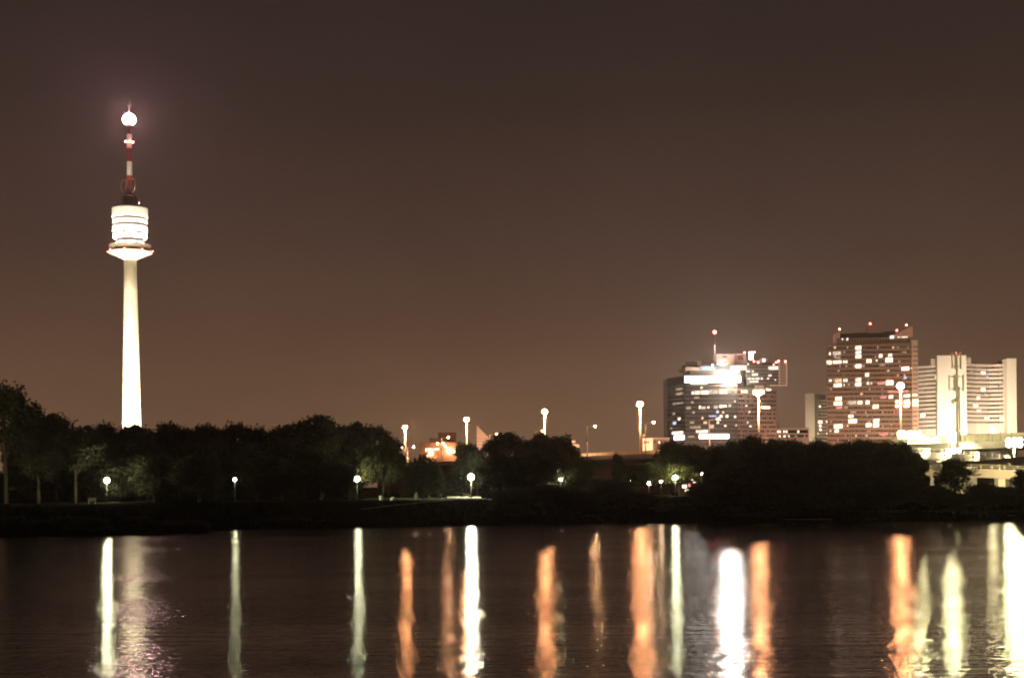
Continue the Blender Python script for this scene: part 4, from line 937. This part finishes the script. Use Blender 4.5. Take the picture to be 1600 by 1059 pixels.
# named trees
tree(8, 594, 110, 300, 'l', label='tallest leafy tree at the far end of the park, reaching well above its neighbours', rz=1.0)
tree(60, 690, 76, 291, 'm', label='small slender tree with bare curved trunk between the tallest tree and the rounded tree', rz=2.0)
tree(117, 667, 86, 296, 'l', label='rounded tree with slim forked trunk catching pale lamp light', rz=0.3)
tree(598, 688, 66, 305, 'y', label='dark trunked tree with yellow green leaves lit by the globe lamp beside it', rz=0.7)
tree(660, 706, 66, 316, 'w', label='drooping willow with pale hanging foliage on the lit lawn')
tree(911, 709, 54, 318, 'y', label='round pale lit tree at the edge of the viaduct wall gap', rz=2.2)
tree(1046, 706, 86, 327, 'y', label='loose tree with lit yellow green sprays above the green tinged globe lamp')
tree(730, 688, 58, 360, 'b', label='dark round tree hiding the foot of the second tall lamp mast')
tree(1492, 712, 66, 268, 'g', label='sparse feathery tree standing before the ramps below the phone mast')
tree(965, 706, 26, 375, 'd', label='thin tree whose twigs rise over the lit viaduct railing')
for px, top, w, D in ((86, 643, 84, 345), (45, 636, 70, 350), (138, 662, 56, 400), (166, 656, 50, 410), (192, 664, 46, 420), (216, 657, 54, 415), (240, 668, 40, 425), (224, 676, 46, 360), (208, 680, 44, 365), (260, 656, 56, 410), (290, 664, 50, 400), (318, 659, 60, 395), (345, 664, 50, 400),
                      (372, 656, 56, 390), (398, 662, 54, 395), (425, 667, 52, 395), (450, 661, 60, 390), (475, 655, 60, 380), (502, 645, 74, 370), (535, 659, 56, 380), (562, 657, 60, 385), (590, 661, 60, 390), (608, 676, 46, 395)):
    tree(px, top, w*1.2, D, rng.choice('bcde'), 'back')
for px, top, w, D in ((150, 690, 90, 330), (215, 688, 100, 335), (280, 690, 100, 330), (335, 685, 100, 325), (400, 690, 90, 320), (440, 680, 90, 320), (500, 672, 90, 315), (545, 694, 66, 330), (185, 715, 80, 300), (240, 708, 90, 296), (310, 705, 90, 292), (420, 710, 90, 288), (480, 700, 90, 285), (528, 720, 60, 290),
                      (796, 673, 74, 440), (768, 684, 56, 445), (826, 682, 56, 440), (846, 673, 44, 450), (872, 676, 66, 440), (893, 692, 40, 440), (780, 705, 74, 300), (835, 705, 90, 300), (880, 715, 60, 305), (700, 735, 40, 380), (745, 700, 40, 352)):
    tree(px, top, w, D, rng.choice('bce'), 'mid')
for px, top, w, D in ((955, 742, 90, 300), (990, 722, 66, 310), (1046, 686, 70, 372), (1080, 690, 70, 365), (1028, 772, 60, 300), (1120, 742, 70, 270), (1112, 700, 80, 345), (1130, 692, 70, 305), (1165, 678, 78, 300), (1200, 684, 70, 300), (1235, 683, 74, 300), (1270, 687, 70, 295), (1305, 685, 74, 290), (1340, 684, 76, 290), (1375, 687, 70, 285), (1402, 692, 60, 285), (1425, 716, 44, 285),
                      (1150, 715, 90, 262), (1210, 712, 100, 260), (1275, 716, 100, 258), (1335, 714, 100, 256), (1390, 722, 90, 256), (1425, 740, 60, 258), (1120, 745, 80, 255), (1180, 745, 90, 250), (1250, 748, 90, 250), (1310, 748, 90, 250), (1370, 750, 90, 250), (1050, 784, 80, 255), (985, 768, 80, 255), (905, 765, 80, 258), (850, 752, 90, 256), (795, 758, 80, 258)):
    if 1090 < px < 1440 and top < 705:             # the skyline crowns stand apart and differ in height
        tree(px, top+rng.uniform(-9, 6), w*rng.uniform(0.7, 1.0), D+rng.uniform(-12, 25), rng.choice('adgm'), 'bank')
        tree(px+rng.uniform(14, 22), top+rng.uniform(4, 16), w*0.85, D-12, rng.choice('bcd'), 'bank')
    else: tree(px, top+rng.uniform(-3, 7), w*rng.uniform(0.85, 1.15), D, rng.choice('abcde'), 'bank')
for px, top, w in ((1118, 690, 40), (1146, 684, 36), (1172, 676, 44), (1214, 681, 38), (1243, 686, 34), (1282, 682, 42), (1318, 687, 34), (1352, 681, 40), (1388, 685, 36), (1412, 690, 40), (1432, 708, 34)):
    tree(px, top, w*1.25, 292+rng.uniform(-14, 14), rng.choice('adg'), 'bank')
for k in range(46):
    px = -10+k*36+rng.uniform(-10, 10)
    if 575 < px < 745: continue
    if any(abs(px-a[0]) < 26 for a in PARK): continue
    x = XY(px, 240)[0]; D = shore(x)+rng.uniform(7, 26)
    tree(px, 804-rng.uniform(0, 16) if px > 740 else 812-rng.uniform(-4, 12), rng.uniform(40, 76), D, rng.choice('st'), 'shrub')
for k in range(30):
    px = -30+k*32+rng.uniform(-8, 8)
    if 566 < px < 690: continue
    tree(px, 738+rng.uniform(-8, 10), rng.uniform(60, 84), (355 if px < 480 else 372)+rng.uniform(-8, 20), 's', 'under')
for px, top, w, D in ((1460, 757, 60, 262), (1530, 755, 70, 262), (1570, 758, 60, 266), (1600, 730, 44, 270), (1500, 770, 70, 258)):
    tree(px, top, w, D, rng.choice('se'), 'bank')

gg = np.random.default_rng(31); gp = []
while len(gp) < 14000:
    x = gg.uniform(-110, 110); y = shore(x)+gg.exponential(28)+0.6
    if abs(x)/y < 0.36 and y-shore(x) < 60 and not (-34 < x < 2 and y > 290): gp.append((x, y, ground_z(x, y)))
gp = np.array(gp); N = len(gp); th = gg.uniform(0, math.pi, N); hh = gg.uniform(0.15, 0.5, N); ww_ = gg.uniform(0.10, 0.30, N)
dx = np.stack([np.cos(th)*ww_, np.sin(th)*ww_, np.zeros(N)], 1); up = np.stack([gg.normal(0, .12, N), gg.normal(0, .12, N), hh], 1)
gv = np.stack([gp-dx, gp+dx, gp+up], 1).reshape(-1, 3)
gm = bpy.data.meshes.new('grass'); gm.vertices.add(3*N); gm.vertices.foreach_set('co', gv.ravel()); gm.loops.add(3*N); gm.loops.foreach_set('vertex_index', np.arange(3*N, dtype=np.int32))
gm.polygons.add(N); gm.polygons.foreach_set('loop_start', np.arange(0, 3*N, 3, dtype=np.int32)); gm.update(calc_edges=True); gm.materials.append(leaf_mat('grass_blade', (0.022, 0.023, 0.012), 0.0))
go = bpy.data.objects.new('grass', gm); COL.objects.link(go); tag(go, 'rough dark grass on the sloping river bank', 'grass', kind='stuff')

# ------------------------------------------------------------------ small things in the park and on the water
def bench(px, D, label, rz=0.0, L_=2.0):
    q = G(px, D); m_b = mat('bench_white', (0.66, 0.62, 0.52), 0.7)
    pr = [('leg', MB().box(-L_/2+0.1, -L_/2+0.2, -0.25, 0.25, 0, 0.44).mesh('leg', m_steel), None), ('leg', MB().box(L_/2-0.2, L_/2-0.1, -0.25, 0.25, 0, 0.44).mesh('leg', m_steel), None)]
    for k in range(3): pr.append(('seat_slat', MB().box(-L_/2, L_/2, -0.25+k*0.18, -0.11+k*0.18, 0.445, 0.49).mesh('seat_slat', m_b), None))
    for k in range(3): pr.append(('back_slat', MB().box(-L_/2, L_/2, 0.26, 0.30, 0.58+k*0.17, 0.71+k*0.17).mesh('back_slat', m_b), None))
    for x in (-L_/2+0.15, L_/2-0.15): pr.append(('back_post', MB().box(x-0.04, x+0.04, 0.305, 0.36, 0, 1.05).mesh('back_post', m_steel), None))
    return spawn(pr, 'park_bench', q, label, 'bench', rz=rz)
bench(143, 288, 'white slatted park bench on the path near the rounded tree', rz=0.1, L_=1.5)
bench(729, 329, 'white slatted park bench under the brightest globe lamp', L_=1.9)
lwq = thing('low_wall', G(728, 334), 'low white park wall behind the brightest globe lamp', 'wall')
for k in range(13):
    a = G(700+k*4.1, 335.5); put(MB().box(a.x-0.27, a.x+0.27, a.y-0.2, a.y+0.2, a.z-0.1, a.z+0.30+0.13*rng.random()), 'stone', mat('wall_stone', (0.30, 0.29, 0.23), 0.85, var=0.5, scale=1.5), lwq)
def stone(px, D, w, h, label, name='marker_stone', mm=None):
    q = G(px, D); prof = [(w*0.5, q.z-0.1), (w*0.52, q.z+h*0.3), (w*0.42, q.z+h*0.75), (w*0.2, q.z+h*0.97), (0.02, q.z+h)]
    o = thing(name, q, label, 'stone'); put(MB().lathe(prof, 9, (q.x, q.y)), 'stone_body', mm or mat('pale_stone', (0.6, 0.57, 0.48), 0.85, bump=0.4), o, True)
stone(594.5, 303, 0.65, 1.0, 'upright white stone at the foot of the dark trunked tree')
stone(613.5, 302, 1.1, 0.7, 'squat white boulder between the dark trunked tree and the willow')
stone(650, 309, 0.8, 1.5, 'tall grey standing stone under the willow')
stone(670, 311, 0.6, 0.9, 'small pale stone on the lawn beyond the willow trunk')
q = G(688, 318); bn = thing('litter_bin', q, 'dark litter bin with pale lid on the lit lawn', 'bin')
put(MB().lathe([(0.26, q.z), (0.30, q.z+0.75)], 12, (q.x, q.y)), 'bin_body', m_dark, bn); put(MB().lathe([(0.33, q.z+0.76), (0.31, q.z+0.86), (0.1, q.z+0.95)], 12, (q.x, q.y)), 'lid', mat('bench_white', (0.66, 0.62, 0.52)), bn)
q = P(1557, 803, 236); q.z = 0
bo = thing('moored_boat', q, 'long pale flat boat with low cabin moored at the dark bank', 'boat')
hl = [(-2.9, -0.7), (2.2, -0.75), (3.0, -0.3), (3.0, 0.3), (2.2, 0.75), (-2.9, 0.7)]
put(MB().prism([(q.x+a, q.y+b6) for a, b6 in hl], -0.15, [0.55, 0.55, 0.7, 0.7, 0.55, 0.55]), 'hull', mat('hull_pink', (0.34, 0.25, 0.22), 0.6), bo)
put(MB().box(q.x-1.6, q.x+1.0, q.y-0.55, q.y+0.55, 0.56, 1.25), 'cabin', m_dark, bo); put(MB().box(q.x-1.75, q.x+1.2, q.y-0.65, q.y+0.65, 1.26, 1.34), 'cabin_roof', m_dark, bo)
q = P(1262, 800, 228); q.z = 0
je = thing('jetty', q, 'low pale jetty at the water edge below the dense dark trees', 'jetty')
for k in range(14): put(MB().box(q.x-3.4+k*0.5, q.x-2.95+k*0.5, q.y-0.9, q.y+1.2, 0.45, 0.52), 'plank', mat('jetty_plank', (0.30, 0.25, 0.21), 0.85), je)
for k in range(4): put(MB().lathe([(0.1, -1.0), (0.1, 0.44)], 8, (q.x-3.0+k*2, q.y-0.7)), 'pile', m_bark, je)

# ------------------------------------------------------------------ haze round the whole place
vm = bpy.data.materials.new('haze'); vm.use_nodes = True; n = vm.node_tree.nodes; n.clear()
pv = n.new('ShaderNodeVolumePrincipled'); oo = n.new('ShaderNodeOutputMaterial')
pv.inputs['Color'].default_value = (0.92, 0.90, 0.88, 1); pv.inputs['Density'].default_value = 0.00008; pv.inputs['Anisotropy'].default_value = 0.82
vm.node_tree.links.new(pv.outputs[0], oo.inputs['Volume'])
vm.cycles.volume_sampling = 'MULTIPLE_IMPORTANCE' if hasattr(vm.cycles, 'volume_sampling') else 0
hz_ = MB().box(-2600, 2600, -120, 3600, -3.0, 275); ho = put(hz_, 'haze', vm); tag(ho, kind='stuff')
